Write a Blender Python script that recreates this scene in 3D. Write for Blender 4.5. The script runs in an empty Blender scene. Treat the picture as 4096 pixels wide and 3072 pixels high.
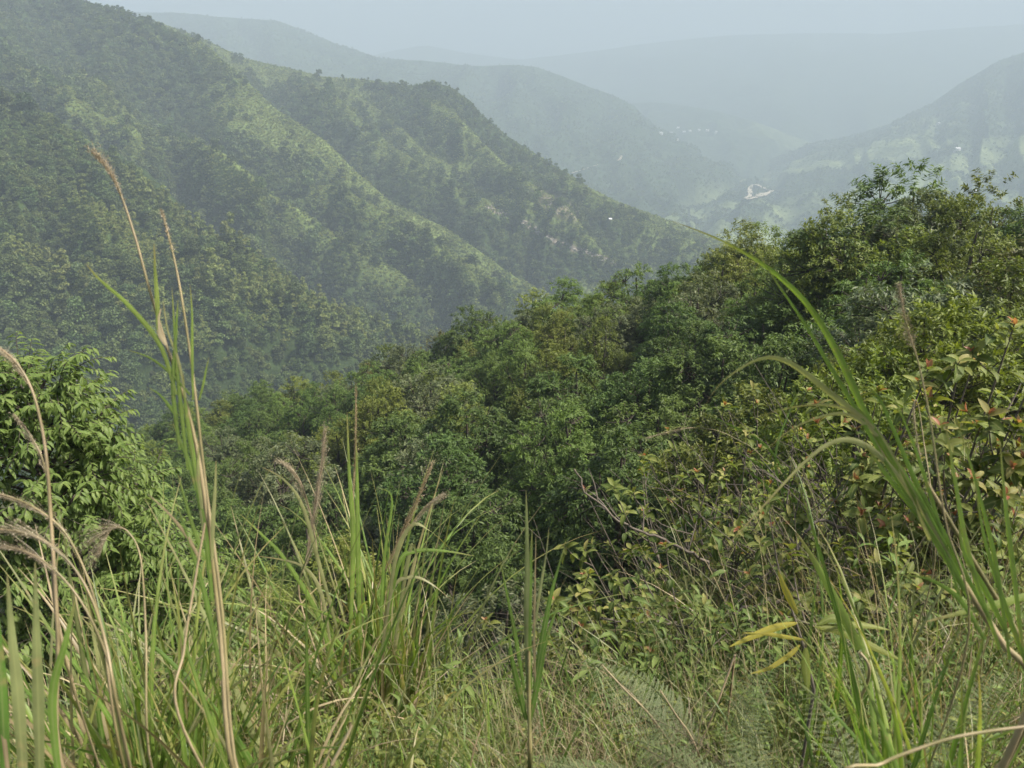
import bpy, math, random
import numpy as np
from mathutils import Vector
from mathutils.bvhtree import BVHTree

# ------------------------------------------------------------------ camera, sky, sun, exposure
S = bpy.context.scene
COL = S.collection
PITCH = 20.0
FPX = 788.0                                    # focal length in pixels of a 1024 wide frame
cam_d = bpy.data.cameras.new('camera')
cam_d.sensor_width = 36.0
cam_d.lens = 36.0 * FPX / 1024.0
cam_d.clip_start = 0.05
cam_d.clip_end = 60000
cam_d.dof.use_dof = True
cam_d.dof.focus_distance = 25.0
cam_d.dof.aperture_fstop = 10.0
cam = bpy.data.objects.new('camera', cam_d)
cam.location = (0, 0, 0)
cam.rotation_euler = (math.radians(90 - PITCH), 0, 0)
COL.objects.link(cam)
S.camera = cam

SUN_EL, SUN_AZ = math.radians(54), math.radians(100)       # azimuth from the view axis, + to the right
SUN_STRENGTH, SKY_STRENGTH, EXPOSURE = 5.0, 0.11, 1.12
HAZE_DENSITY = 0.00066

w = bpy.data.worlds.new('World')
S.world = w
w.use_nodes = True
nt = w.node_tree
bg = nt.nodes['Background']
sky = nt.nodes.new('ShaderNodeTexSky')
sky.sky_type = 'NISHITA'
sky.sun_disc = False
sky.sun_elevation = SUN_EL
sky.sun_rotation = SUN_AZ
sky.altitude = 400
sky.air_density = 1.0
sky.dust_density = 7.0
sky.ozone_density = 1.0
nt.links.new(sky.outputs[0], bg.inputs[0])
bg.inputs[1].default_value = SKY_STRENGTH

sun_d = bpy.data.lights.new('sun', 'SUN')
sun_d.energy = SUN_STRENGTH
sun_d.angle = math.radians(2.0)
sun_d.color = (1.0, 0.95, 0.87)
sun = bpy.data.objects.new('sun', sun_d)
COL.objects.link(sun)
sdir = Vector((math.sin(SUN_AZ) * math.cos(SUN_EL), math.cos(SUN_AZ) * math.cos(SUN_EL), math.sin(SUN_EL)))
sun.rotation_euler = sdir.to_track_quat('Z', 'Y').to_euler()

S.view_settings.view_transform = 'Standard'
S.view_settings.look = 'None'
S.view_settings.gamma = 1
S.view_settings.exposure = EXPOSURE
cy = S.cycles
cy.max_bounces = 8
cy.diffuse_bounces = 4
cy.glossy_bounces = 1
cy.transmission_bounces = 4
cy.volume_bounces = 2
cy.transparent_max_bounces = 8
cy.caustics_reflective = False
cy.caustics_refractive = False
cy.use_denoising = True
cy.use_adaptive_sampling = True
cy.adaptive_threshold = 0.02

# ------------------------------------------------------------------ small tools
R = np.random.default_rng(7)
cp, sp = math.cos(math.radians(PITCH)), math.sin(math.radians(PITCH))

def at(px, py, d):
    """world point seen at pixel (px,py) of a 1024x768 frame at depth d along the view axis"""
    X = (np.asarray(px, float) - 512) / FPX
    Y = (384 - np.asarray(py, float)) / FPX
    d = np.asarray(d, float)
    return np.stack([X * d, d * (cp + Y * sp), d * (-sp + Y * cp)], -1)

def pix(p):
    p = np.asarray(p, float)
    zc = p[..., 1] * cp - p[..., 2] * sp
    yc = p[..., 1] * sp + p[..., 2] * cp
    return 512 + FPX * p[..., 0] / zc, 384 - FPX * yc / zc, zc

_lat = R.random((256, 256))
def vnoise(x, y):
    x = np.asarray(x, float); y = np.asarray(y, float)
    xi = np.floor(x).astype(int); yi = np.floor(y).astype(int)
    fx = x - xi; fy = y - yi
    fx = fx * fx * (3 - 2 * fx); fy = fy * fy * (3 - 2 * fy)
    a = _lat[xi % 256, yi % 256]; b = _lat[(xi + 1) % 256, yi % 256]
    c = _lat[xi % 256, (yi + 1) % 256]; d = _lat[(xi + 1) % 256, (yi + 1) % 256]
    return (a * (1 - fx) + b * fx) * (1 - fy) + (c * (1 - fx) + d * fx) * fy

def fbm(x, y, o=4):
    s = 0; a = 0.5; t = 0
    for k in range(o):
        s = s + a * vnoise(x * 2 ** k + 17.3 * k, y * 2 ** k + 5.1 * k); t += a; a *= 0.5
    return s / t

def mesh_of(name, V, F, attrs=None, smooth=False, mats=(), midx=None):
    """F: (n,k) int array of equal-sized faces, or a list of such arrays"""
    Fs = F if isinstance(F, list) else [F]
    Fs = [np.asarray(f, np.int32) for f in Fs if len(f)]
    me = bpy.data.meshes.new(name)
    V = np.asarray(V, np.float32)
    nl = sum(f.size for f in Fs); nf = sum(len(f) for f in Fs)
    me.vertices.add(len(V)); me.loops.add(nl); me.polygons.add(nf)
    me.vertices.foreach_set('co', V.ravel())
    me.loops.foreach_set('vertex_index', np.concatenate([f.ravel() for f in Fs]))
    tot = np.concatenate([np.full(len(f), f.shape[1], np.int32) for f in Fs])
    st = np.concatenate([[0], np.cumsum(tot)[:-1]]).astype(np.int32)
    me.polygons.foreach_set('loop_start', st)
    if smooth: me.polygons.foreach_set('use_smooth', np.ones(nf, bool))
    for m in mats: me.materials.append(m)
    if midx is not None: me.polygons.foreach_set('material_index', np.asarray(midx, np.int32))
    for k, a in (attrs or {}).items():
        at_ = me.attributes.new(k, 'FLOAT', 'POINT')
        at_.data.foreach_set('value', np.asarray(a, np.float32))
    me.update(calc_edges=True)
    return me

def obj(name, me, parent=None):
    o = bpy.data.objects.new(name, me)
    COL.objects.link(o)
    if parent is not None: o.parent = parent
    return o

def tag(o, label=None, cat=None, group=None, kind=None):
    for k, v in (('label', label), ('category', cat), ('group', group), ('kind', kind)):
        if v: o[k] = v
    return o

def empty(name, loc, label, cat, group=None):
    o = bpy.data.objects.new(name, None)
    o.empty_display_size = 0.2
    COL.objects.link(o)
    o.location = loc
    return tag(o, label, cat, group)

# ------------------------------------------------------------------ materials
def ramp(nt, stops):
    r = nt.nodes.new('ShaderNodeValToRGB')
    el = r.color_ramp.elements
    while len(el) < len(stops): el.new(0.5)
    for e, (p, c) in zip(el, stops):
        e.position = p; e.color = (*c, 1)
    return r

def leaf_mat(name, stops, trans=0.3, rough=0.55, obj_var=0.25, tint=None, spec=0.3):
    """leaf: colour from the per-leaf value 'v', hue and value drift from plant to plant"""
    m = bpy.data.materials.new(name); m.use_nodes = True
    nt = m.node_tree; N = nt.nodes; L = nt.links
    out = N['Material Output']; b = N['Principled BSDF']
    a = N.new('ShaderNodeAttribute'); a.attribute_name = 'v'
    r = ramp(nt, stops); L.new(a.outputs['Fac'], r.inputs[0])
    oi = N.new('ShaderNodeObjectInfo')
    h = N.new('ShaderNodeHueSaturation')
    mr = N.new('ShaderNodeMapRange'); mr.inputs[3].default_value = 0.5 - 0.028 * obj_var / 0.25; mr.inputs[4].default_value = 0.5 + 0.006 * obj_var / 0.25
    L.new(oi.outputs['Random'], mr.inputs[0]); L.new(mr.outputs[0], h.inputs['Hue'])
    mul = N.new('ShaderNodeMath'); mul.operation = 'MULTIPLY'; mul.inputs[1].default_value = 7.31
    fr = N.new('ShaderNodeMath'); fr.operation = 'FRACT'
    L.new(oi.outputs['Random'], mul.inputs[0]); L.new(mul.outputs[0], fr.inputs[0])
    mv = N.new('ShaderNodeMapRange'); mv.inputs[3].default_value = 1 - obj_var; mv.inputs[4].default_value = 1 + obj_var
    L.new(fr.outputs[0], mv.inputs[0]); L.new(mv.outputs[0], h.inputs['Value'])
    ac = N.new('ShaderNodeAttribute'); ac.attribute_name = 'c'
    pw = N.new('ShaderNodeMath'); pw.operation = 'POWER'; pw.inputs[1].default_value = 7.0
    L.new(ac.outputs['Fac'], pw.inputs[0])
    rib = N.new('ShaderNodeMix'); rib.data_type = 'RGBA'; rib.inputs[7].default_value = (0.30, 0.32, 0.13, 1)
    pf = N.new('ShaderNodeMath'); pf.operation = 'MULTIPLY'; pf.inputs[1].default_value = 0.5
    L.new(pw.outputs[0], pf.inputs[0]); L.new(pf.outputs[0], rib.inputs[0])
    L.new(r.outputs[0], rib.inputs[6]); L.new(rib.outputs[2], h.inputs['Color'])
    L.new(h.outputs[0], b.inputs['Base Color'])
    b.inputs['Roughness'].default_value = rough
    b.inputs['Specular IOR Level'].default_value = spec
    if trans:
        t = N.new('ShaderNodeBsdfTranslucent')
        g = N.new('ShaderNodeMix'); g.data_type = 'RGBA'; g.blend_type = 'MULTIPLY'; g.inputs[0].default_value = 1
        g.inputs[7].default_value = (1.25, 1.25, 0.6, 1)
        L.new(h.outputs[0], g.inputs[6]); L.new(g.outputs[2], t.inputs[0])
        mx = N.new('ShaderNodeMixShader'); mx.inputs[0].default_value = trans
        L.new(b.outputs[0], mx.inputs[1]); L.new(t.outputs[0], mx.inputs[2]); L.new(mx.outputs[0], out.inputs[0])
    return m

def hill_mat(name, scale, forest, grass, soil=(0.16, 0.13, 0.10)):
    """far slope: woodland floor and grass mixed by the mesh's own 'grass' attribute"""
    m = bpy.data.materials.new(name); m.use_nodes = True
    nt = m.node_tree; N = nt.nodes; L = nt.links; b = N['Principled BSDF']
    b.inputs['Roughness'].default_value = 0.9; b.inputs['Specular IOR Level'].default_value = 0.1
    tc = N.new('ShaderNodeTexCoord')
    n1 = N.new('ShaderNodeTexNoise'); n1.inputs['Scale'].default_value = scale; n1.inputs['Detail'].default_value = 8
    n1.inputs['Roughness'].default_value = 0.7
    L.new(tc.outputs['Object'], n1.inputs['Vector'])
    def vary(c):
        return ramp(nt, [(0.3, tuple(x * 0.55 for x in c)), (0.5, c), (0.72, tuple(min(1, x * 1.6) for x in c))])
    rf, rg = vary(forest), vary(grass)
    L.new(n1.outputs[0], rf.inputs[0]); L.new(n1.outputs[0], rg.inputs[0])
    a = N.new('ShaderNodeAttribute'); a.attribute_name = 'grass'
    mx = N.new('ShaderNodeMix'); mx.data_type = 'RGBA'
    L.new(a.outputs['Fac'], mx.inputs[0]); L.new(rf.outputs[0], mx.inputs[6]); L.new(rg.outputs[0], mx.inputs[7])
    a2 = N.new('ShaderNodeAttribute'); a2.attribute_name = 'soil'
    m2 = N.new('ShaderNodeMix'); m2.data_type = 'RGBA'; m2.inputs[7].default_value = (*soil, 1)
    L.new(a2.outputs['Fac'], m2.inputs[0]); L.new(mx.outputs[2], m2.inputs[6]); L.new(m2.outputs[2], b.inputs['Base Color'])
    n2 = N.new('ShaderNodeTexNoise'); n2.inputs['Scale'].default_value = scale * 3; n2.inputs['Detail'].default_value = 6
    L.new(tc.outputs['Object'], n2.inputs['Vector'])
    bp = N.new('ShaderNodeBump'); bp.inputs['Strength'].default_value = 1.0; bp.inputs['Distance'].default_value = 1.5 / scale * 0.1
    L.new(n2.outputs[0], bp.inputs['Height']); L.new(bp.outputs[0], b.inputs['Normal'])
    return m

def plain_mat(name, c, rough=0.8, var=0.3, scale=8, spec=0.2):
    m = bpy.data.materials.new(name); m.use_nodes = True
    nt = m.node_tree; N = nt.nodes; L = nt.links; b = N['Principled BSDF']
    b.inputs['Roughness'].default_value = rough; b.inputs['Specular IOR Level'].default_value = spec
    tc = N.new('ShaderNodeTexCoord')
    n = N.new('ShaderNodeTexNoise'); n.inputs['Scale'].default_value = scale; n.inputs['Detail'].default_value = 6
    L.new(tc.outputs['Object'], n.inputs['Vector'])
    r = ramp(nt, [(0.3, tuple(x * (1 - var) for x in c)), (0.7, tuple(min(1, x * (1 + var)) for x in c))])
    L.new(n.outputs[0], r.inputs[0]); L.new(r.outputs[0], b.inputs['Base Color'])
    return m

# ------------------------------------------------------------------ far terrain: lofted slopes
def catmull(P, n, axis=0):
    """resample control points P (k,...) to n samples"""
    k = len(P)
    t = np.linspace(0, k - 1, n)
    i = np.minimum(t.astype(int), k - 2); f = t - i
    sh = (n,) + (1,) * (P.ndim - 1)
    f = f.reshape(sh)
    p0 = P[np.maximum(i - 1, 0)]; p1 = P[i]; p2 = P[i + 1]; p3 = P[np.minimum(i + 2, k - 1)]
    return 0.5 * (2 * p1 + (p2 - p0) * f + (2 * p0 - 5 * p1 + 4 * p2 - p3) * f ** 2 + (3 * p1 - p0 - 3 * p2 + p3) * f ** 3)

def row_by_px(row, pxs):
    row = np.array(row, float)
    o = np.argsort(row[:, 0]); row = row[o]
    py = np.interp(pxs, row[:, 0], row[:, 1]); d = np.interp(pxs, row[:, 0], row[:, 2])
    # soften the corners of the polyline
    k = max(1, len(pxs) // 160)
    if k > 1:
        ker = np.ones(k) / k
        py = np.convolve(np.pad(py, k, 'edge'), ker, 'same')[k:-k]
        d = np.convolve(np.pad(d, k, 'edge'), ker, 'same')[k:-k]
    return at(pxs, py, d)

BASE_Z = -330.0
class Hill: pass
def hill(name, rows, nu, nv, mat, gully=0.0, gfreq=1.0, rough=0.0, grass=None, soil=None, spurs=(), seed=0, far=1.0):
    rows = [[(p[0], p[1], p[2] * far) for p in r] for r in rows]
    px0 = max(min(p[0] for p in r) for r in rows); px1 = min(max(p[0] for p in r) for r in rows)
    pxs = np.linspace(px0, px1, nu)
    C = np.stack([row_by_px(r, pxs) for r in rows])             # (k,nu,3)
    G = catmull(C, nv)                                          # (nv,nu,3)
    vv = np.linspace(0, 1, nv)[:, None] * np.ones((1, nu)); uu = np.ones((nv, 1)) * np.linspace(0, 1, nu)[None]
    # spurs and gullies running down the slope
    size = np.linalg.norm(G[0, -1] - G[0, 0]); ss = uu * size
    wob = fbm(uu * 6 + seed, vv * 3 + seed, 3) * 0.8
    gl = fbm(uu * 9 * gfreq + wob * 2 + seed * 3.1, vv * 1.3 + seed, 3)
    ridg = 1 - np.abs(gl - 0.5) * 4
    env = np.clip(vv * 5, 0.0, 1)
    nrm = np.cross(np.gradient(G, axis=1), np.gradient(G, axis=0)); nrm /= np.linalg.norm(nrm, axis=2, keepdims=True) + 1e-9
    nrm *= np.sign(nrm[..., 2:3] + 1e-9)
    disp = gully * (ridg - 0.5) * env + rough * (fbm(G[..., 0] * 0.02 + seed, G[..., 1] * 0.02 + G[..., 2] * 0.02, 5) - 0.5) * np.clip(vv * 8, 0.15, 1)
    G = G + nrm * disp[..., None]
    crest = np.zeros((nv, nu))
    if spurs:
        bx, by, _ = pix(G)
        for line, amp, wl, wh in spurs:
            q = catmull(np.array(line, float), 60); tq = np.gradient(q, axis=0)
            dx = bx[..., None] - q[:, 0]; dy = by[..., None] - q[:, 1]
            k = np.argmin(dx ** 2 + dy ** 2, -1)
            dx = np.take_along_axis(dx, k[..., None], -1)[..., 0]; dy = np.take_along_axis(dy, k[..., None], -1)[..., 0]
            side = tq[k, 0] * dy - tq[k, 1] * dx                  # + below the spur line
            dd = np.hypot(dx, dy)
            dd = dd * (1 + 0.5 * (fbm(bx * 0.03, by * 0.03, 3) - 0.5))
            pr = np.exp(-(dd / np.where(side > 0, wl, wh)) ** 2) * np.clip(np.minimum(k / 12.0, 1), 0.0, 1) * env
            G = G + (nrm * 0.6 + np.array([0, 0, 0.6])) * (amp * pr)[..., None]
            crest = np.maximum(crest, np.exp(-(dd / np.where(side > 0, wl * 0.42, wh * 1.2)) ** 2) * np.minimum(k / 10.0, 1))
    H = Hill(); H.crest = crest; H.G = G; H.uu = uu; H.vv = vv; H.ridg = ridg; H.nrm = nrm
    ppx, ppy, _ = pix(G)
    gr = np.zeros((nv, nu)) if grass is None else np.clip(grass(uu, vv, ridg, G, ppx, ppy) + crest * (0.55 + 0.9 * (fbm(G[..., 0] * 0.02, G[..., 1] * 0.02, 3) - 0.3)), 0, 1)
    so = np.zeros((nv, nu)) if soil is None else np.clip(soil(uu, vv, ridg, G, ppx, ppy), 0, 1)
    H.grass, H.soil = gr, so
    # the hidden far side and the foot
    d1 = G[0] - G[1]; away = np.array([0, 1, 0])
    dist = np.linalg.norm(G[0], axis=1, keepdims=True)
    b1 = G[0] + away * dist * 0.02 * np.ones((nu, 1)); b1[:, 2] -= dist[:, 0] * 0.006
    b2 = G[0] + away * dist * 0.35; b2[:, 2] = np.minimum(G[0][:, 2] - dist[:, 0] * 0.2, BASE_Z)
    f1 = G[-1] * np.array([0.97, 0.97, 1]); f1[:, 2] = np.minimum(G[-1][:, 2] - dist[:, 0] * 0.04, BASE_Z - 5)
    full = np.concatenate([b2[None], b1[None], G, f1[None]])
    nr = len(full)
    ga = np.concatenate([gr[:1], gr[:1], gr, gr[-1:]]); sa = np.concatenate([so[:1] * 0, so[:1] * 0, so, so[-1:]])
    idx = np.arange(nr * nu).reshape(nr, nu)
    F = np.stack([idx[1:, :-1], idx[1:, 1:], idx[:-1, 1:], idx[:-1, :-1]], -1).reshape(-1, 4)
    me = mesh_of(name, full.reshape(-1, 3), F, {'grass': ga.ravel(), 'soil': sa.ravel()}, smooth=True, mats=[mat])
    H.o = tag(obj(name, me), kind='structure')
    H.bvh = BVHTree.FromPolygons([tuple(v) for v in full.reshape(-1, 3)], [tuple(f) for f in F])
    return H

def hit(H, px, py):
    d = Vector(at(px, py, 1.0)).normalized()
    loc, n, i, dist = H.bvh.ray_cast(Vector((0, 0, 0)), d)
    return loc

def smooth(a, b, x):
    t = np.clip((x - a) / (b - a), 0, 1); return t * t * (3 - 2 * t)

def sample_hill(H, n, weight, rng):
    """n points on the slope, picked by true area x weight"""
    G = H.G
    A = np.linalg.norm(np.cross(G[1:, :-1] - G[:-1, :-1], G[:-1, 1:] - G[:-1, :-1]), axis=2)
    W = (A * weight[:-1, :-1]).ravel(); W = np.maximum(W, 0)
    c = rng.choice(len(W), n, p=W / W.sum())
    i, j = np.divmod(c, G.shape[1] - 1)
    a, b = rng.random(n)[:, None], rng.random(n)[:, None]
    P = (G[i, j] * (1 - a) + G[i + 1, j] * a) * (1 - b) + (G[i, j + 1] * (1 - a) + G[i + 1, j + 1] * a) * b
    return P, i, j

def thin(P, dmin):
    """poisson-like thinning on a hash grid"""
    g = {}; keep = []
    for k, p in enumerate(P):
        q = (int(p[0] // dmin), int(p[1] // dmin), int(p[2] // dmin))
        ok = True
        for dx in (-1, 0, 1):
            for dy in (-1, 0, 1):
                for dz in (-1, 0, 1):
                    for m in g.get((q[0] + dx, q[1] + dy, q[2] + dz), ()):
                        if (p[0] - P[m][0]) ** 2 + (p[1] - P[m][1]) ** 2 + (p[2] - P[m][2]) ** 2 < dmin * dmin: ok = False; break
                    if not ok: break
                if not ok: break
            if not ok: break
        if ok: g.setdefault(q, []).append(k); keep.append(k)
    return np.array(keep)

def scatter(name, P, proto, scale, protos, mat_unused=None, label=None, cat=None):
    """one mass of vegetation: points that carry instances of a few unlinked meshes"""
    n = len(P)
    me = bpy.data.meshes.new(name)
    me.vertices.add(n); me.vertices.foreach_set('co', np.asarray(P, np.float32).ravel())
    for k, a in (('proto', proto),):
        x = me.attributes.new(k, 'INT', 'POINT'); x.data.foreach_set('value', np.asarray(a, np.int32))
    x = me.attributes.new('size', 'FLOAT', 'POINT'); x.data.foreach_set('value', np.asarray(scale, np.float32))
    x = me.attributes.new('yaw', 'FLOAT_VECTOR', 'POINT')
    yy = np.zeros((n, 3), np.float32); yy[:, 2] = R.random(n) * 6.283; yy[:, :2] = R.normal(0, 0.07, (n, 2))
    x.data.foreach_set('vector', yy.ravel())
    o = obj(name, me)
    g = bpy.data.node_groups.new(name + '_nodes', 'GeometryNodeTree')
    g.interface.new_socket('Geometry', in_out='INPUT', socket_type='NodeSocketGeometry')
    g.interface.new_socket('Geometry', in_out='OUTPUT', socket_type='NodeSocketGeometry')
    N, L = g.nodes, g.links
    gi = N.new('NodeGroupInput'); go = N.new('NodeGroupOutput')
    j = N.new('GeometryNodeJoinGeometry')
    for po in reversed(protos):
        i = N.new('GeometryNodeObjectInfo'); i.inputs['Object'].default_value = po; i.inputs['As Instance'].default_value = True
        L.new(i.outputs['Geometry'], j.inputs[0])
    iop = N.new('GeometryNodeInstanceOnPoints'); iop.inputs['Pick Instance'].default_value = True
    L.new(gi.outputs[0], iop.inputs['Points']); L.new(j.outputs[0], iop.inputs['Instance'])
    def na(nm, ty):
        q = N.new('GeometryNodeInputNamedAttribute'); q.data_type = ty; q.inputs[0].default_value = nm; return q.outputs[0]
    L.new(na('proto', 'INT'), iop.inputs['Instance Index'])
    e2r = N.new('FunctionNodeEulerToRotation'); L.new(na('yaw', 'FLOAT_VECTOR'), e2r.inputs[0]); L.new(e2r.outputs[0], iop.inputs['Rotation'])
    L.new(na('size', 'FLOAT'), iop.inputs['Scale'])
    L.new(iop.outputs[0], go.inputs[0])
    md = o.modifiers.new('scatter', 'NODES'); md.node_group = g
    tag(o, label, cat, kind='stuff')
    return o

def leaf_quads(P, D, Sd, Ln, Wd, fold=0.25):
    """two-triangle leaves folded along the midrib. P base, D direction, Sd sideways (unit)"""
    n = len(P)
    up = np.cross(Sd, D)
    mid = P + D * (Ln * 0.42)[:, None]
    V = np.empty((n, 4, 3))
    V[:, 0] = P; V[:, 1] = mid + Sd * (Wd * 0.5)[:, None] + up * (Wd * fold)[:, None]
    V[:, 2] = P + D * Ln[:, None]; V[:, 3] = mid - Sd * (Wd * 0.5)[:, None] + up * (Wd * fold)[:, None]
    b = (np.arange(n) * 4)[:, None]
    F = np.concatenate([b + [0, 1, 2], b + [0, 2, 3]], 1).reshape(-1, 3)
    return V.reshape(-1, 3), F

def unit(a): return a / (np.linalg.norm(a, axis=-1, keepdims=True) + 1e-9)

def rand_dirs(n, rng):
    return unit(rng.normal(0, 1, (n, 3)))

def far_tree(name, mat, nl, h, rw, seed, leaf=0.8, tall=False):
    """distant crown: leaf sprays through a few uneven lobes"""
    rng = np.random.default_rng(seed)
    nb = rng.integers(7, 11)
    c = np.zeros((nb, 3)); r = np.zeros(nb)
    for k in range(nb):
        a = rng.random() * 6.283; q = rng.random() ** 0.7
        zz = rng.random()
        spread = (1 - zz * 0.75) * rw * 0.62
        c[k] = (math.cos(a) * q * spread, math.sin(a) * q * spread, h * (0.20 + 0.58 * zz)); r[k] = rw * (0.34 + 0.22 * rng.random()) * (1.1 - 0.4 * zz)
    which = rng.choice(nb, nl, p=r ** 2 / (r ** 2).sum())
    d = rand_dirs(nl, rng); d[:, 2] = np.abs(d[:, 2]) * 0.9 + d[:, 2] * 0.1
    d = unit(d)
    P = c[which] + d * (r[which] * (0.75 + 0.35 * rng.random(nl)))[:, None] * np.array([1, 1, 0.8])
    D = unit(d + rng.normal(0, 0.7, (nl, 3)) + np.array([0, 0, -0.25]))
    Sd = unit(np.cross(D, d + rng.normal(0, 0.5, (nl, 3))))
    V, F = leaf_quads(P - D * 0.3, D, Sd, leaf * (0.6 + 0.8 * rng.random(nl)), leaf * 0.75 * (0.6 + 0.7 * rng.random(nl)), 0.2)
    v = np.repeat(np.clip(0.5 + rng.normal(0, 0.16, nl) + rng.normal(0, 0.12, nb)[which], 0, 1), 4)
    me = mesh_of(name, V, F, {'v': v}, mats=[mat])
    return bpy.data.objects.new(name, me)          # never linked: only feeds the forest masses
# ================================================================== the distance
F_DARK = [(0.0, (0.030, 0.052, 0.014)), (0.5, (0.055, 0.090, 0.024)), (1.0, (0.090, 0.135, 0.038))]
F_MID = [(0.0, (0.042, 0.070, 0.016)), (0.5, (0.080, 0.122, 0.030)), (1.0, (0.125, 0.175, 0.048))]
F_PALE = [(0.0, (0.075, 0.110, 0.026)), (0.5, (0.120, 0.165, 0.042)), (1.0, (0.180, 0.225, 0.065))]
m_fd = leaf_mat('forest_dark_leaf', F_DARK, 0.2, 0.6, 0.30)
m_fm = leaf_mat('forest_mid_leaf', F_MID, 0.2, 0.6, 0.30)
m_fp = leaf_mat('forest_pale_leaf', F_PALE, 0.25, 0.6, 0.22)
m_scr = leaf_mat('scrub_leaf', [(0.0, (0.11, 0.15, 0.032)), (0.5, (0.19, 0.235, 0.060)), (1.0, (0.27, 0.31, 0.10))], 0.3, 0.6, 0.2)
m_bam = leaf_mat('bamboo_leaf', [(0.0, (0.10, 0.135, 0.03)), (0.5, (0.165, 0.205, 0.055)), (1.0, (0.24, 0.275, 0.09))], 0.25, 0.6, 0.2)

hm_near = hill_mat('hillside_near', 0.12, (0.026, 0.042, 0.012), (0.075, 0.105, 0.030))  # understorey colour, darkened so gaps between crowns read as shade
hm_mid = hill_mat('hillside_mid', 0.06, (0.026, 0.042, 0.012), (0.105, 0.138, 0.038))  # same darkened floor: shade between the trees is put into its colour
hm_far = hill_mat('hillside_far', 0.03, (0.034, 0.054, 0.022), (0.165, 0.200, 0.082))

def nz(G, s, k=0): return fbm(G[..., 0] * s + k, (G[..., 1] + G[..., 2]) * s + k, 4)

A = hill('hillside', [
    [(-140, 5, 440), (-20, 80, 400), (50, 118, 392), (100, 148, 388), (135, 164, 386), (175, 203, 380), (205, 238, 376), (230, 253, 372), (280, 283, 370), (324, 303, 368), (370, 318, 365), (405, 332, 362), (470, 352, 360)],
    [(-140, 170, 335), (0, 215, 322), (100, 255, 315), (200, 298, 316), (300, 338, 327), (380, 358, 340), (470, 378, 350)],
    [(-140, 325, 272), (0, 342, 265), (100, 358, 265), (200, 372, 276), (300, 385, 295), (470, 402, 330)],
    [(-140, 450, 230), (0, 450, 225), (100, 450, 230), (200, 450, 245), (300, 442, 270), (470, 432, 312)]],
    220, 130, hm_near, gully=9, gfreq=0.9, rough=8, seed=1,
    spurs=[([(15, 185), (80, 232), (150, 278), (220, 318), (290, 348), (360, 372)], 13, 34, 7), ([(60, 138), (110, 186), (170, 232), (230, 276), (300, 322)], 12, 28, 6), ([(-20, 260), (50, 300), (120, 335), (200, 362)], 10, 28, 7)],
    grass=lambda u, v, r, G, px, py: 0.25 * smooth(0.55, 0.7, nz(G, 0.015)) + 1.0 * smooth(0.14, 0.02, v) * smooth(190, 235, px),
    soil=lambda u, v, r, G, px, py: smooth(1.25, 0.6, np.hypot((px - 62) / 42, (py - 386 - (px - 62) * 0.35) / 14)))
B = hill('mountain_side', [
    [(-170, -120, 760), (-40, -45, 740), (30, -14, 720), (93, 3, 700), (130, 14, 690), (165, 28, 680), (201, 41, 670), (231, 67, 650), (278, 111, 630), (324, 140, 610), (361, 176, 600), (393, 204, 590), (440, 226, 580), (475, 248, 570), (510, 273, 560), (560, 305, 555)],
    [(-170, 0, 640), (0, 50, 620), (100, 110, 592), (200, 165, 566), (300, 212, 550), (380, 248, 542), (440, 275, 536), (500, 300, 530), (560, 325, 525)],
    [(-170, 110, 522), (0, 140, 512), (100, 190, 492), (200, 250, 476), (300, 298, 474), (380, 320, 480), (450, 335, 490), (560, 360, 500)],
    [(-170, 250, 430), (0, 260, 420), (100, 290, 415), (200, 330, 420), (300, 365, 430), (450, 380, 450), (560, 400, 470)]],
    260, 150, hm_mid, gully=16, gfreq=1.0, rough=12, seed=4,
    spurs=[([(290, 198), (331, 224), (375, 250), (417, 273), (455, 300), (490, 325)], 26, 34, 6), ([(170, 150), (215, 190), (260, 228), (305, 262), (350, 292), (400, 320)], 24, 34, 6), ([(60, 80), (110, 128), (155, 172), (205, 215), (250, 250)], 24, 36, 7), ([(-30, 60), (30, 105), (80, 150), (140, 195)], 20, 34, 7)],
    grass=lambda u, v, r, G, px, py: smooth(0.30, 0.02, v + 0.34 * (nz(G, 0.014) - 0.5)) * smooth(165, 215, px) + 0.55 * smooth(0.72, 0.95, r) * smooth(220, 330, px) * smooth(0.75, 0.3, v))
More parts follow.
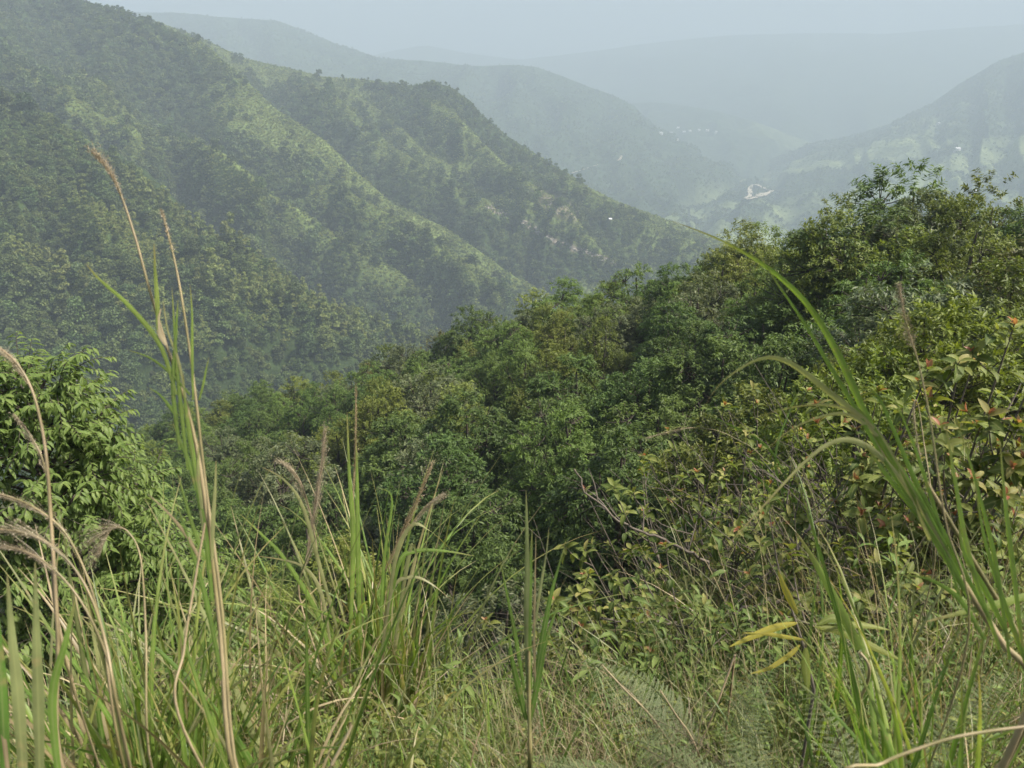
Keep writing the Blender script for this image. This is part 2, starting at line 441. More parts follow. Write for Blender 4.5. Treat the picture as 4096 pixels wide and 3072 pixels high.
C = hill('mountain_side', [
    [(140, 16, 900), (201, 38, 880), (240, 57, 870), (278, 66, 860), (324, 77, 850), (361, 79, 840), (393, 83, 830), (417, 86, 825), (430, 82, 820), (449, 86, 810), (472, 102, 800), (478, 111, 795), (509, 137, 780), (541, 157, 760), (556, 167, 750), (588, 187, 735), (616, 201, 720), (648, 213, 710), (685, 227, 700), (720, 240, 690), (790, 270, 680)],
    [(140, 60, 800), (240, 90, 780), (300, 120, 760), (361, 140, 740), (420, 170, 720), (470, 195, 700), (520, 215, 680), (580, 235, 665), (650, 255, 650), (790, 295, 640)],
    [(140, 120, 700), (300, 190, 670), (400, 230, 640), (470, 260, 620), (540, 285, 600), (620, 300, 590), (790, 330, 580)],
    [(140, 200, 620), (300, 260, 600), (400, 300, 580), (540, 340, 550), (790, 370, 540)]],
    300, 150, hm_mid, gully=14, gfreq=1.3, rough=12, seed=9,
    spurs=[([(285, 86), (330, 122), (382, 172), (412, 196), (450, 218), (490, 246)], 26, 28, 5), ([(424, 92), (450, 138), (488, 182), (522, 214), (565, 244)], 26, 26, 6), ([(545, 172), (585, 205), (635, 234), (690, 258)], 12, 20, 5), ([(470, 212), (520, 238), (575, 262), (640, 286)], 11, 20, 5), ([(330, 84), (375, 120), (420, 165), (455, 190)], 10, 20, 6)],
    grass=lambda u, v, r, G, px, py: smooth(0.35, 0.1, v + 0.25 * (nz(G, 0.015) - 0.5)) * smooth(420, 330, px) * 0.75 + smooth(0.25, 0.05, v + 0.2 * (nz(G, 0.02, 3) - 0.5)) * smooth(540, 600, px) * 0.8 + 0.6 * smooth(0.5, 0.62, nz(G, 0.009, 5)) * smooth(500, 600, px) + 0.35 * smooth(0.55, 0.68, nz(G, 0.012, 8)),
    soil=lambda u, v, r, G, px, py: smooth(4.5, 1.5, np.abs(py - np.interp(px, [488, 513, 530, 558, 581, 615], [207, 218, 227, 243, 251, 263]))) * smooth(484, 490, px) * smooth(620, 612, px) + 0.75 * smooth(1.2, 0.4, np.hypot((px - 556) / 32, (py - 205 - (px - 556) * 0.45) / 12) + 0.7 * (nz(G, 0.03) - 0.5)))
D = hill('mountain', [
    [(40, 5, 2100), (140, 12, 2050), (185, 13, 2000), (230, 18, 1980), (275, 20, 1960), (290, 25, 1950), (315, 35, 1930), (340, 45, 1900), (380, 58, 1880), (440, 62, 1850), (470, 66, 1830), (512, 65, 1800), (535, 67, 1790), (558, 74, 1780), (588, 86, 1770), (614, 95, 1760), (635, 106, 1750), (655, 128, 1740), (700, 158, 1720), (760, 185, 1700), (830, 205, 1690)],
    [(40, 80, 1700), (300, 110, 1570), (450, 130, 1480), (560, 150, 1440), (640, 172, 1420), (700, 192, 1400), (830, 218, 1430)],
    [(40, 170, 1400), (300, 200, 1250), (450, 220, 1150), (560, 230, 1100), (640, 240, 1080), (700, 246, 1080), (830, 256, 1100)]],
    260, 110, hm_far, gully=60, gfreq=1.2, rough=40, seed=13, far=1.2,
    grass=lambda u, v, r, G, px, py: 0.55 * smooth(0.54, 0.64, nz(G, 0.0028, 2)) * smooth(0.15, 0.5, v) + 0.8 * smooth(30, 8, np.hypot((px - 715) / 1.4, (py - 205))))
D2 = hill('mountain', [
    [(540, 108, 2750), (600, 106, 2640), (651, 102, 2550), (674, 104, 2500), (711, 110, 2450), (750, 120, 2400), (790, 135, 2350), (860, 160, 2300)],
    [(540, 140, 2350), (651, 136, 2250), (711, 140, 2200), (790, 160, 2150), (860, 180, 2150)],
    [(540, 190, 1950), (651, 192, 1900), (711, 195, 1880), (790, 200, 1860), (860, 205, 1860)]],
    120, 60, hm_far, gully=40, gfreq=1.0, rough=30, seed=21, far=1.08,
    grass=lambda u, v, r, G, px, py: 0.6 * smooth(0.5, 0.62, nz(G, 0.0028, 6)))
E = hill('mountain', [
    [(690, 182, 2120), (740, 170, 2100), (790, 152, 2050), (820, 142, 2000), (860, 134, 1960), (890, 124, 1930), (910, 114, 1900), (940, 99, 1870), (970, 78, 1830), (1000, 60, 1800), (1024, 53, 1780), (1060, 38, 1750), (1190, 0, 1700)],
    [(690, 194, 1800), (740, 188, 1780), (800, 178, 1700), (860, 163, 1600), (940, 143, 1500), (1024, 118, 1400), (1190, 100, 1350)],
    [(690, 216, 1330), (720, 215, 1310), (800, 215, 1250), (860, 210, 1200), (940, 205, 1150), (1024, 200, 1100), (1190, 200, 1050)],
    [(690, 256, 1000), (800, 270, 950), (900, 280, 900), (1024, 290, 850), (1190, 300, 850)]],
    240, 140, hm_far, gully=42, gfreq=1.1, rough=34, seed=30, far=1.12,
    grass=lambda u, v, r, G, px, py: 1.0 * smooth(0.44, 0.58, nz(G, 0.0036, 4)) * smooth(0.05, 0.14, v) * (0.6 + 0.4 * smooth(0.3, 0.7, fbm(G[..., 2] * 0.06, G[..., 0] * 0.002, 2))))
FH = hill('mountain', [
    [(240, 80, 5300), (330, 66, 5200), (395, 50, 5100), (425, 45, 5000), (460, 52, 5000), (520, 60, 5000), (600, 50, 4800), (660, 42, 4700), (720, 36, 4600), (800, 33, 4500), (880, 34, 4500), (960, 28, 4400), (1250, 10, 4300)],
    [(240, 110, 4300), (520, 110, 4000), (800, 100, 3600), (1250, 100, 3500)],
    [(240, 160, 3500), (520, 160, 3200), (800, 165, 2900), (1250, 170, 2800)]],
    140, 60, hm_far, gully=70, gfreq=0.8, rough=60, seed=40, far=0.86)

# valley bottom: one sheet out to the horizon
gx = np.linspace(-9000, 9000, 60); gy = np.linspace(-1500, 13000, 60)
XX, YY = np.meshgrid(gx, gy)
ZZ = BASE_Z + 14 * (fbm(XX * 0.001, YY * 0.001, 4) - 0.5)
ii = np.arange(3600).reshape(60, 60)
FF = np.stack([ii[:-1, :-1], ii[:-1, 1:], ii[1:, 1:], ii[1:, :-1]], -1).reshape(-1, 4)
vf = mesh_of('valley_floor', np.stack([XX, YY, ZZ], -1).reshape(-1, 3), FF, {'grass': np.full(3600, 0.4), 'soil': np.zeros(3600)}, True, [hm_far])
tag(obj('valley_floor', vf), kind='structure')

# forest masses
fA = [far_tree('far_crown', m_fd, 992, 8.0, 3.4, 11, 0.55), far_tree('far_crown', m_fm, 992, 7.0, 3.6, 12, 0.55), far_tree('far_crown', m_fd, 992, 9.0, 3.0, 13, 0.55),
      far_tree('far_crown', m_fm, 832, 5.5, 3.0, 14, 0.55), far_tree('far_crown', m_fp, 608, 4.5, 2.4, 15, 0.55), far_tree('far_crown', m_bam, 672, 9.0, 1.8, 16, 0.55)]
fB = [far_tree('far_crown', m_fd, 460, 8.0, 3.4, 21, 0.85), far_tree('far_crown', m_fm, 460, 7.0, 3.6, 22, 0.85), far_tree('far_crown', m_fm, 460, 9.0, 3.2, 23, 0.85),
      far_tree('far_crown', m_fp, 150, 2.2, 2.2, 24, 0.9)]
fD = [far_tree('far_crown', m_fd, 70, 9.0, 4.6, 31, 2.4), far_tree('far_crown', m_fm, 70, 8.0, 4.8, 32, 2.4), far_tree('far_crown', m_fp, 40, 4.0, 4.0, 33, 2.0)]
RF = np.random.default_rng(99)

def cover(H, n, spacing, protos, pick, size, label, weight):
    P, i, j = sample_hill(H, n, weight, RF)
    k = thin(P, spacing); P, i, j = P[k], i[k], j[k]
    gr = H.grass[i, j]; pr, sc = pick(gr, P), size(len(P))
    sc = sc * (0.50 + 1.0 * fbm(P[:, 0] * 0.025 + 3, (P[:, 1] + P[:, 2]) * 0.025, 3)) * np.exp(RF.normal(0, 0.18, len(P))) * (0.55 + 0.45 * smooth(0.0, 0.06, H.vv[i, j]))
    keep = pr >= 0
    P = P - H.nrm[i, j] * 0.4
    return scatter('forest', P[keep], pr[keep], sc[keep], protos, label=label, cat='forest')

def pickA(gr, P):
    px, py, _ = pix(P); n = len(P); u = RF.random(n); q = fbm(P[:, 0] * 0.03, P[:, 1] * 0.03 + P[:, 2] * 0.03, 3)
    pr = np.where(u < 0.2, 0, np.where(u < 0.55, 1, np.where(u < 0.68, 2, np.where(u < 0.9, 3, 4))))
    pr = np.where((q > 0.56) & (u > 0.4), 3, pr)
    pr = np.where((gr > 0.45) & (u > 0.2), 5, np.where((gr > 0.15) & (u > 0.55), 4, pr))
    return pr
def pickB(gr, P):
    n = len(P); u = RF.random(n)
    q = fbm(P[:, 0] * 0.02 + 40, (P[:, 1] + P[:, 2]) * 0.02, 3) + RF.normal(0, 0.07, n)
    pr = np.where(q < 0.50, np.where(u < 0.75, 0, 2), np.where(q < 0.62, np.where(u < 0.7, 1, 2), np.where(u < 0.7, 1, 3)))  # weighted to dark crowns; leaf colour stands in for cloud shadow
    return np.where(gr > 0.15 + 0.75 * RF.random(n), np.where(RF.random(n) < 0.90, -1, 3), pr)
def pickD(gr, P):
    n = len(P); u = RF.random(n)
    return np.where(gr > 0.2 + 0.6 * RF.random(n), np.where(u < 0.6, 2, -1), np.where(u < 0.55, 0, 1))
sz = lambda n: 0.68 + 0.72 * RF.random(n) ** 1.5
cover(A, 30000, 2.9, fA, pickA, sz, 'dense mixed woodland covering the nearest slope on the left', 1 - A.soil * 0.97)
cover(B, 60000, 3.5, fB, pickB, sz, 'dark woodland and pale scrub on the long mountain slope at upper left', np.ones_like(B.grass))
cover(C, 60000, 3.9, fB, pickB, sz, 'hazy woodland on the slope below the knobbed ridge', 1 - C.soil * 0.9)
cover(D, 30000, 7, fD, pickD, lambda n: 0.62 * sz(n), 'blue hazed woodland on the far ridge behind the knobbed one', np.ones_like(D.grass))
cover(E, 30000, 7, fD, pickD, lambda n: 0.62 * sz(n), 'hazy scattered woodland on the pale green mountain at the right', np.ones_like(E.grass))

# low scrub and tall grass thickening the pale spurs
f_scrub = [far_tree('scrub', m_scr, 90, 1.7, 1.5, 51, 0.62), far_tree('scrub', m_scr, 70, 1.2, 1.7, 52, 0.6), far_tree('scrub', m_fp, 90, 2.0, 1.4, 53, 0.62)]
def scrub(H, n, spacing, label):
    P, i, j = sample_hill(H, n, np.clip(H.grass - 0.12, 0, 1), RF)
    k = thin(P, spacing); P, i, j = P[k], i[k], j[k]
    q = fbm(P[:, 0] * 0.05, (P[:, 1] + P[:, 2]) * 0.05, 3)
    scatter('scrub', P - H.nrm[i, j] * 0.15, np.where(RF.random(len(P)) < 0.15 + 0.5 * smooth(0.5, 0.65, q), 2, RF.integers(0, 2, len(P))), 0.45 + 0.9 * q * RF.random(len(P)) + 0.15, f_scrub, label=label, cat='scrub')
scrub(B, 42000, 1.5, 'pale scrub and tall grass along the long sloping spur')
scrub(C, 42000, 1.6, 'pale scrub and tall grass on the slope below the knobbed ridge')
scrub(A, 20000, 1.2, 'pale scrub and bamboo patches on the nearest left slope')
# ================================================================== the near spur: ground under the wood
_sk = np.array([(-150, 470, 95), (0, 455, 90), (105, 440, 85), (140, 434, 83), (190, 416, 80), (250, 396, 75), (330, 386, 70), (390, 360, 65), (440, 346, 61), (510, 328, 57), (560, 304, 53), (620, 292, 50), (690, 286, 46), (715, 270, 44), (770, 245, 41), (810, 248, 38), (835, 228, 36), (895, 212, 33), (965, 216, 31), (1024, 216, 30), (1180, 212, 26)], float)
_bt = np.array([(-150, 720, 14), (200, 700, 14), (350, 665, 14), (500, 640, 13), (650, 570, 12), (750, 490, 11), (850, 410, 11), (950, 380, 11), (1180, 360, 10)], float)
def canopy(px, t):
    """top of the wood: t=0 on the skyline, t=1 at its near edge"""
    px = np.asarray(px, float)
    y0, d0 = np.interp(px, _sk[:, 0], _sk[:, 1]), np.interp(px, _sk[:, 0], _sk[:, 2])
    y1, d1 = np.interp(px, _bt[:, 0], _bt[:, 1]), np.interp(px, _bt[:, 0], _bt[:, 2])
    py = y0 + (y1 - y0) * t
    return at(px, py, 1.0 / ((1 - t) / d0 + t / d1)), py
_g = []
for px in range(-140, 1181, 66):
    for t in (0, 0.2, 0.4, 0.6, 0.8, 1.0):
        p, _ = canopy(px, t)
        _g.append((p[0], p[1], p[2] - (6.8 - 2.6 * t)))
    p, _ = canopy(px, 0.0)
    away = unit(np.array([p[0], p[1], 0]))
    for q, dz in ((12, 9), (40, 34), (90, 80)):
        _g.append((p[0] + away[0] * q, p[1] + away[1] * q, p[2] - 6.8 - dz))
_g += [(0, 0, -1.6), (0, 1.5, -1.78), (1.4, 1.7, -1.76), (-1.4, 1.5, -1.9), (-0.6, 2.6, -2.6), (1, 3.8, -3.25), (3, 5.6, -3.3), (4, 8, -4.9),
       (5, 4, -2.6), (8, 8, -4.0), (-3, 3, -3.2), (-2, 5, -6.6), (0, 6, -7.2), (-5, 6, -7.6), (0.3, 3.4, -4.0), (-1.2, 3.6, -4.3), (1.6, 6.5, -6.2), (0, -3, -1.3), (5, -3, -1), (-5, -3, -1.6), (2.2, 3.2, -2.4), (12, 4, -2), (-12, 0, -5), (-14, 8, -14), (-40, 10, -40), (30, 5, -2)]
_g = np.array(_g)
class Rbf:
    def __init__(s, P, z):
        n = len(P); s.P = P
        r = np.linalg.norm(P[:, None] - P[None], axis=2)
        K = r + np.eye(n) * -0.4
        Q = np.c_[np.ones(n), P]
        M = np.block([[K, Q], [Q.T, np.zeros((3, 3))]])
        s.w = np.linalg.solve(M, np.r_[z, 0, 0, 0])
    def __call__(s, x, y):
        x = np.asarray(x, float); sh = x.shape; q = np.c_[x.ravel(), np.asarray(y, float).ravel()]
        o = np.empty(len(q))
        for a in range(0, len(q), 4000):
            b = q[a:a + 4000]
            r = np.linalg.norm(b[:, None] - s.P[None], axis=2)
            o[a:a + 4000] = r @ s.w[:-3] + np.c_[np.ones(len(b)), b] @ s.w[-3:]
        return o.reshape(sh)
_rb = Rbf(_g[:, :2], _g[:, 2])
def ground_z(x, y):
    return _rb(x, y) + 0.22 * (fbm(np.asarray(x) * 0.9 + 50, np.asarray(y) * 0.9 + 50, 4) - 0.5)

nx, ny = 190, 200
gx = np.sign(np.linspace(-1, 1, nx)) * np.abs(np.linspace(-1, 1, nx)) ** 2.0 * 110
gy = -6 + np.linspace(0, 1, ny) ** 2.0 * 190
XX, YY = np.meshgrid(gx, gy); ZZ = ground_z(XX, YY)
edge = np.zeros_like(ZZ, bool); edge[0] = edge[-1] = True; edge[:, 0] = edge[:, -1] = True
ZZ[edge] = np.minimum(ZZ[edge] - 60, -150)
ii = np.arange(nx * ny).reshape(ny, nx)
FF = np.stack([ii[:-1, :-1], ii[:-1, 1:], ii[1:, 1:], ii[1:, :-1]], -1).reshape(-1, 4)
gm = hill_mat('ground_litter', 3.0, (0.050, 0.046, 0.024), (0.07, 0.075, 0.03))
gme = mesh_of('ground', np.stack([XX, YY, ZZ], -1).reshape(-1, 3), FF, {'grass': fbm(XX.ravel() * 0.7, YY.ravel() * 0.7, 3), 'soil': np.zeros(nx * ny)}, True, [gm])
tag(obj('ground', gme), kind='structure')

# ================================================================== plant builders
def tube(pts, rad, k=6):
    pts = np.asarray(pts, float); n = len(pts); rad = np.broadcast_to(np.asarray(rad, float), (n,))
    T = unit(np.gradient(pts, axis=0))
    ref = np.array([0.31, 0.2, 0.93]) if abs(T[0, 2]) < 0.9 else np.array([1.0, 0.1, 0])
    A_ = unit(np.cross(T, ref)); B_ = np.cross(T, A_)
    an = np.linspace(0, 2 * math.pi, k, endpoint=False)
    V = pts[:, None] + (A_[:, None] * np.cos(an)[None, :, None] + B_[:, None] * np.sin(an)[None, :, None]) * rad[:, None, None]
    i = np.arange(n - 1)[:, None] * k; j = np.arange(k)[None]; j2 = (j + 1) % k
    F = np.stack([i + j, i + j2, i + k + j2, i + k + j], -1).reshape(-1, 4)
    return V.reshape(-1, 3), F

class MB:
    """collects pieces of one mesh"""
    def __init__(s): s.V = []; s.F3 = []; s.F4 = []; s.v = []; s.t = []; s.c = []; s.n = 0
    def add(s, V, F, v=0.5, t=0.5, c=0.0):
        if isinstance(c, str): c = np.tile([0.0, 1.0, 0.0], len(V) // 3)
        s.c.append(np.broadcast_to(np.asarray(c, float), (len(V),)))
        (s.F3 if F.shape[1] == 3 else s.F4).append(F + s.n)
        s.V.append(V); s.n += len(V)
        s.v.append(np.broadcast_to(np.asarray(v, float), (len(V),))); s.t.append(np.broadcast_to(np.asarray(t, float), (len(V),)))
    def mesh(s, name, mat, smooth=False):
        Fs = ([np.concatenate(s.F3)] if s.F3 else []) + ([np.concatenate(s.F4)] if s.F4 else [])
        return mesh_of(name, np.concatenate(s.V), Fs, {'v': np.concatenate(s.v), 't': np.concatenate(s.t), 'c': np.concatenate(s.c)}, smooth, [mat])

def curved_leaves(P, D, Nn, Ln, Wd, curl=0.35, fold=0.25, rows=5):
    """broad leaves: pointed oval blades that arch over; P base, D direction, Nn upper side"""
    n = len(P)
    Sd = unit(np.cross(D, Nn)); Nn = np.cross(Sd, D)
    s = np.linspace(0, 1, rows)
    prof = np.sin(math.pi * np.clip(s, 0.02, 0.985) ** 0.8) ** 0.8
    ang = (curl if np.ndim(curl) else np.full(n, curl))[:, None] * s[None] ** 1.2 * 1.6
    ds = 1.0 / (rows - 1)
    fx = np.concatenate([np.zeros((n, 1)), np.cumsum(np.cos(ang[:, 1:]) * ds, 1)], 1)
    fz = np.concatenate([np.zeros((n, 1)), -np.cumsum(np.sin(ang[:, 1:]) * ds, 1)], 1)
    mid = P[:, None] + (D[:, None] * fx[..., None] + Nn[:, None] * fz[..., None]) * Ln[:, None, None]
    up = Nn[:, None] * np.cos(ang)[..., None] + D[:, None] * np.sin(ang)[..., None]
    wv = (prof[None] * Wd[:, None] * 0.5)[..., None]
    L_ = mid + Sd[:, None] * wv + up * wv * fold * 2
    R_ = mid - Sd[:, None] * wv + up * wv * fold * 2
    V = np.stack([L_, mid, R_], 2).reshape(-1, 3)            # n,rows,3
    b = (np.arange(n) * rows * 3)[:, None, None, None]; r = (np.arange(rows - 1) * 3)[None, :, None, None]; c = np.arange(2)[None, None, :, None]
    F = (b + r + c + np.array([0, 1, 4, 3])[None, None, None]).reshape(-1, 4)
    t = np.tile(np.repeat(s, 3), n)
    return V, F, t

def ribbons(Cs, Wd, Sd, v, fold=0.18, base=0.55):
    """grass blades: Cs (n,m,3) centre lines, widths, sideways vectors"""
    n, m, _ = Cs.shape
    s = np.linspace(0, 1, m)
    prof = np.minimum(base + (1 - base) * np.clip(s / 0.3, 0, 1), 1) * np.clip((1 - s) / 0.62, 0.015, 1) ** 0.75
    T = unit(np.gradient(Cs, axis=1))
    Sv = unit(Sd[:, None] - T * (T * Sd[:, None]).sum(-1, keepdims=True))
    U = np.cross(Sv, T)
    wv = (prof[None] * Wd[:, None] * 0.5)[..., None]
    V = np.stack([Cs + Sv * wv + U * wv * fold * 2, Cs, Cs - Sv * wv + U * wv * fold * 2], 2).reshape(-1, 3)
    b = (np.arange(n) * m * 3)[:, None, None, None]; r = (np.arange(m - 1) * 3)[None, :, None, None]; c = np.arange(2)[None, None, :, None]
    F = (b + r + c + np.array([0, 1, 4, 3])[None, None, None]).reshape(-1, 4)
    return V, F, np.repeat(v, m * 3), np.tile(np.repeat(s, 3), n), 'm'

def blade_curves(n, base, L, th0, bend, az, rng, m=14):
    """centre lines of blades that leave the base at th0 from the vertical and arch over"""
    s = np.linspace(0, 1, m)[None]
    th = th0[:, None] + bend[:, None] * s ** 1.7
    az2 = az[:, None] + rng.normal(0, 0.25, (n, 1)) * s
    d = np.stack([np.sin(th) * np.cos(az2), np.sin(th) * np.sin(az2), np.cos(th)], -1) * (L[:, None] / (m - 1))[..., None]
    return base[:, None] + np.concatenate([np.zeros((n, 1, 3)), np.cumsum(d[:, 1:], 1)], 1)

# ------------------------------------------------------------------ plant colours
m_bark = plain_mat('bark', (0.075, 0.062, 0.048), 0.9, 0.4, 12)
m_twig = plain_mat('twig_bark', (0.125, 0.105, 0.082), 0.85, 0.4, 40)
TREE_MATS = {
    'olive': leaf_mat('leaf_olive', [(0, (0.069, 0.095, 0.014)), (0.5, (0.127, 0.164, 0.028)), (1, (0.209, 0.246, 0.053))], 0.3, 0.5, 0.15),
    'dark': leaf_mat('leaf_dark', [(0, (0.037, 0.066, 0.015)), (0.5, (0.076, 0.124, 0.028)), (1, (0.133, 0.196, 0.048))], 0.3, 0.5, 0.15, spec=0.25),
    'mid': leaf_mat('leaf_mid', [(0, (0.053, 0.091, 0.017)), (0.5, (0.103, 0.167, 0.034)), (1, (0.177, 0.253, 0.066))], 0.35, 0.5, 0.15, spec=0.25),
    'yellow': leaf_mat('leaf_yellow', [(0, (0.077, 0.110, 0.015)), (0.5, (0.141, 0.185, 0.030)), (1, (0.226, 0.264, 0.057))], 0.35, 0.5, 0.15),
    'brown': leaf_mat('leaf_brown', [(0, (0.061, 0.066, 0.018)), (0.5, (0.110, 0.116, 0.031)), (1, (0.176, 0.165, 0.055))], 0.3, 0.55, 0.2),
    'grey': leaf_mat('leaf_grey', [(0, (0.057, 0.076, 0.033)), (0.5, (0.113, 0.145, 0.063)), (1, (0.209, 0.221, 0.113))], 0.3, 0.5, 0.2),
}

def tree_meshes(sp, H, Rw, nl, L, W, droop, seed, mat, airy=0.0, low=0.12):
    rng = np.random.default_rng(seed)
    nb = int(rng.integers(13, 19))
    f = low + 0.06 + (0.80 - low) * ((np.arange(nb) + 0.7 * rng.random(nb)) / nb) ** 0.85; f[-1] = 0.86
    prof = np.sin(np.clip((f - low * 0.4) / (1.10 - low * 0.4), 0, 1) ** 0.78 * math.pi) ** 0.6
    az = np.arange(nb) * 2.4 + rng.normal(0, 0.5, nb)
    rad = Rw * prof * (0.34 + 0.30 * rng.random(nb)); rad[-1] = 0.05
    c = np.stack([np.cos(az) * rad, np.sin(az) * rad, f * H], -1)
    r = Rw * (0.40 + 0.2 * rng.random(nb)) * (1.12 - 0.42 * f)
    scale_top = (H - c[-1, 2]) / r[-1]
    per = 34
    ntip = nl // per
    which = rng.choice(nb, ntip, p=r ** 2 / (r ** 2).sum())
    d = rand_dirs(ntip, rng)
    out = np.stack([np.cos(az), np.sin(az), np.full(nb, 0.9)], -1)[which]
    d = unit(d + 0.75 * unit(out))
    zs = np.where(which == nb - 1, np.minimum(scale_top, 1.5), 0.92)
    tip = c[which] + d * (r[which] * (0.87 + (0.18 + airy) * rng.random(ntip) ** 1.3))[:, None] * np.stack([np.ones(ntip), np.ones(ntip), zs], -1)
    ax = unit(d + np.array([0, 0, 0.25]) + rng.normal(0, 0.3, (ntip, 3)))
    tl = 0.32 * Rw * (0.7 + 0.6 * rng.random(ntip))
    k = np.repeat(np.arange(ntip), per); n = len(k)
    s = rng.random(n) ** 0.7
    sub = rng.normal(0, 0.22, (n, 3)) * s[:, None]
    P = tip[k] + (ax[k] + sub) * ((s - 0.75) * tl[k])[:, None]
    P[:, 2] -= droop * 0.35 * tl[k] * s ** 2
    rd = unit(np.cross(ax[k], rand_dirs(n, rng)))
    D = unit(ax[k] * 0.55 + rd * 0.75 + np.array([0, 0, -1]) * (droop * (0.4 + 0.8 * rng.random(n)))[:, None])
    Sd = unit(np.cross(D, np.array([0, 0, 1.0]) + 0.35 * rng.normal(0, 1, (n, 3))))
    ll = L * (0.65 + 0.6 * rng.random(n))
    V, F = leaf_quads(P, D, Sd, ll, W * (0.7 + 0.6 * rng.random(n)), 0.22)
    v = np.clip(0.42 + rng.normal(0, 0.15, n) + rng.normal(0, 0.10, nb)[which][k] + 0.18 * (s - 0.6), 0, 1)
    crown = mesh_of('crown', V, F, {'v': np.repeat(v, 4)}, mats=[mat])
    b = MB()
    zt = np.linspace(0, 0.86 * H, 9)
    wob = np.cumsum(rng.normal(0, 0.05, (9, 2)), 0) * Rw * 0.5; wob[0] = 0
    tr = np.c_[wob, zt]; tr[0, 2] = -1.0
    b.add(*tube(tr, np.linspace(0.022 * H, 0.004 * H, 9), 7))
    for q in range(nb - 1):
        z0 = max(0.08 * H, c[q, 2] - 0.14 * H - 0.3 * rad[q])
        p0 = np.array([np.interp(z0, zt, wob[:, 0]), np.interp(z0, zt, wob[:, 1]), z0])
        m1 = (p0 + c[q]) / 2 + np.array([0, 0, -0.03 * H])
        b.add(*tube(catmull(np.array([p0, m1, c[q]]), 6), np.linspace(0.009 * H, 0.003 * H, 6), 5))
        for e in np.nonzero(which == q)[0][:12]:
            b.add(*tube(np.array([c[q], (c[q] + tip[e]) / 2 - [0, 0, .03], tip[e]]), np.array([0.0030, 0.0022, 0.0012]) * H, 4))
    return b.mesh('trunk', m_bark, True), crown

# species: height, crown radius, leaves, leaf length, width, droop
SPEC = {
    'olive': (6.2, 1.75, 32000, 0.098, 0.037, 0.45), 'dark': (6.2, 1.9, 31000, 0.130, 0.041, 0.85), 'mid': (6.4, 1.8, 34000, 0.130, 0.032, 0.95),
    'yellow': (5.0, 1.6, 26000, 0.100, 0.036, 0.25), 'brown': (5.6, 1.7, 27000, 0.100, 0.037, 0.5), 'grey': (5.2, 1.7, 26000, 0.112, 0.036, 0.6)}
PROTO = {}
for a, (sp_, q) in enumerate(SPEC.items()):
    PROTO[sp_] = [tree_meshes(sp_, q[0], q[1], q[2], q[3], q[4], q[5], 100 + a * 10 + k, TREE_MATS[sp_]) for k in range(3 if sp_ in ('olive', 'dark', 'mid') else 2)]
PROTO['airy olive'] = [tree_meshes('olive', 6.4, 1.7, 14000, 0.13, 0.045, 0.7, 171, TREE_MATS['olive'], 0.35)]
PROTO['airy dark'] = [tree_meshes('dark', 6.6, 1.9, 15000, 0.15, 0.045, 0.7, 172, TREE_MATS['dark'], 0.35)]
SPEC['airy olive'] = (6.4,); SPEC['airy dark'] = (6.6,)

WORDS = {'olive': 'olive green fine leaved tree', 'dark': 'dark green drooping tree', 'mid': 'mid green narrow leaved tree', 'yellow': 'yellow green bushy tree',
         'brown': 'brownish olive tree', 'grey': 'greyish green bushy tree', 'airy olive': 'sparse olive tree with open twigs', 'airy dark': 'sparse dark tree with open twigs'}
trees = []
def plant(px, py, d, sp_, k, wide=1.0, label=None, hmul=None):
    top = at(px, py, d)
    gz = float(ground_z(top[0], top[1])) - 0.15
    H = float(top[2]) - gz
    H0 = SPEC[sp_][0]
    if H < 2.2: H = 2.2
    trees.append(dict(px=px, py=py, d=d, sp=sp_, k=k % len(PROTO[sp_]), loc=(float(top[0]), float(top[1]), gz), sz=H / H0, wide=wide, label=label))

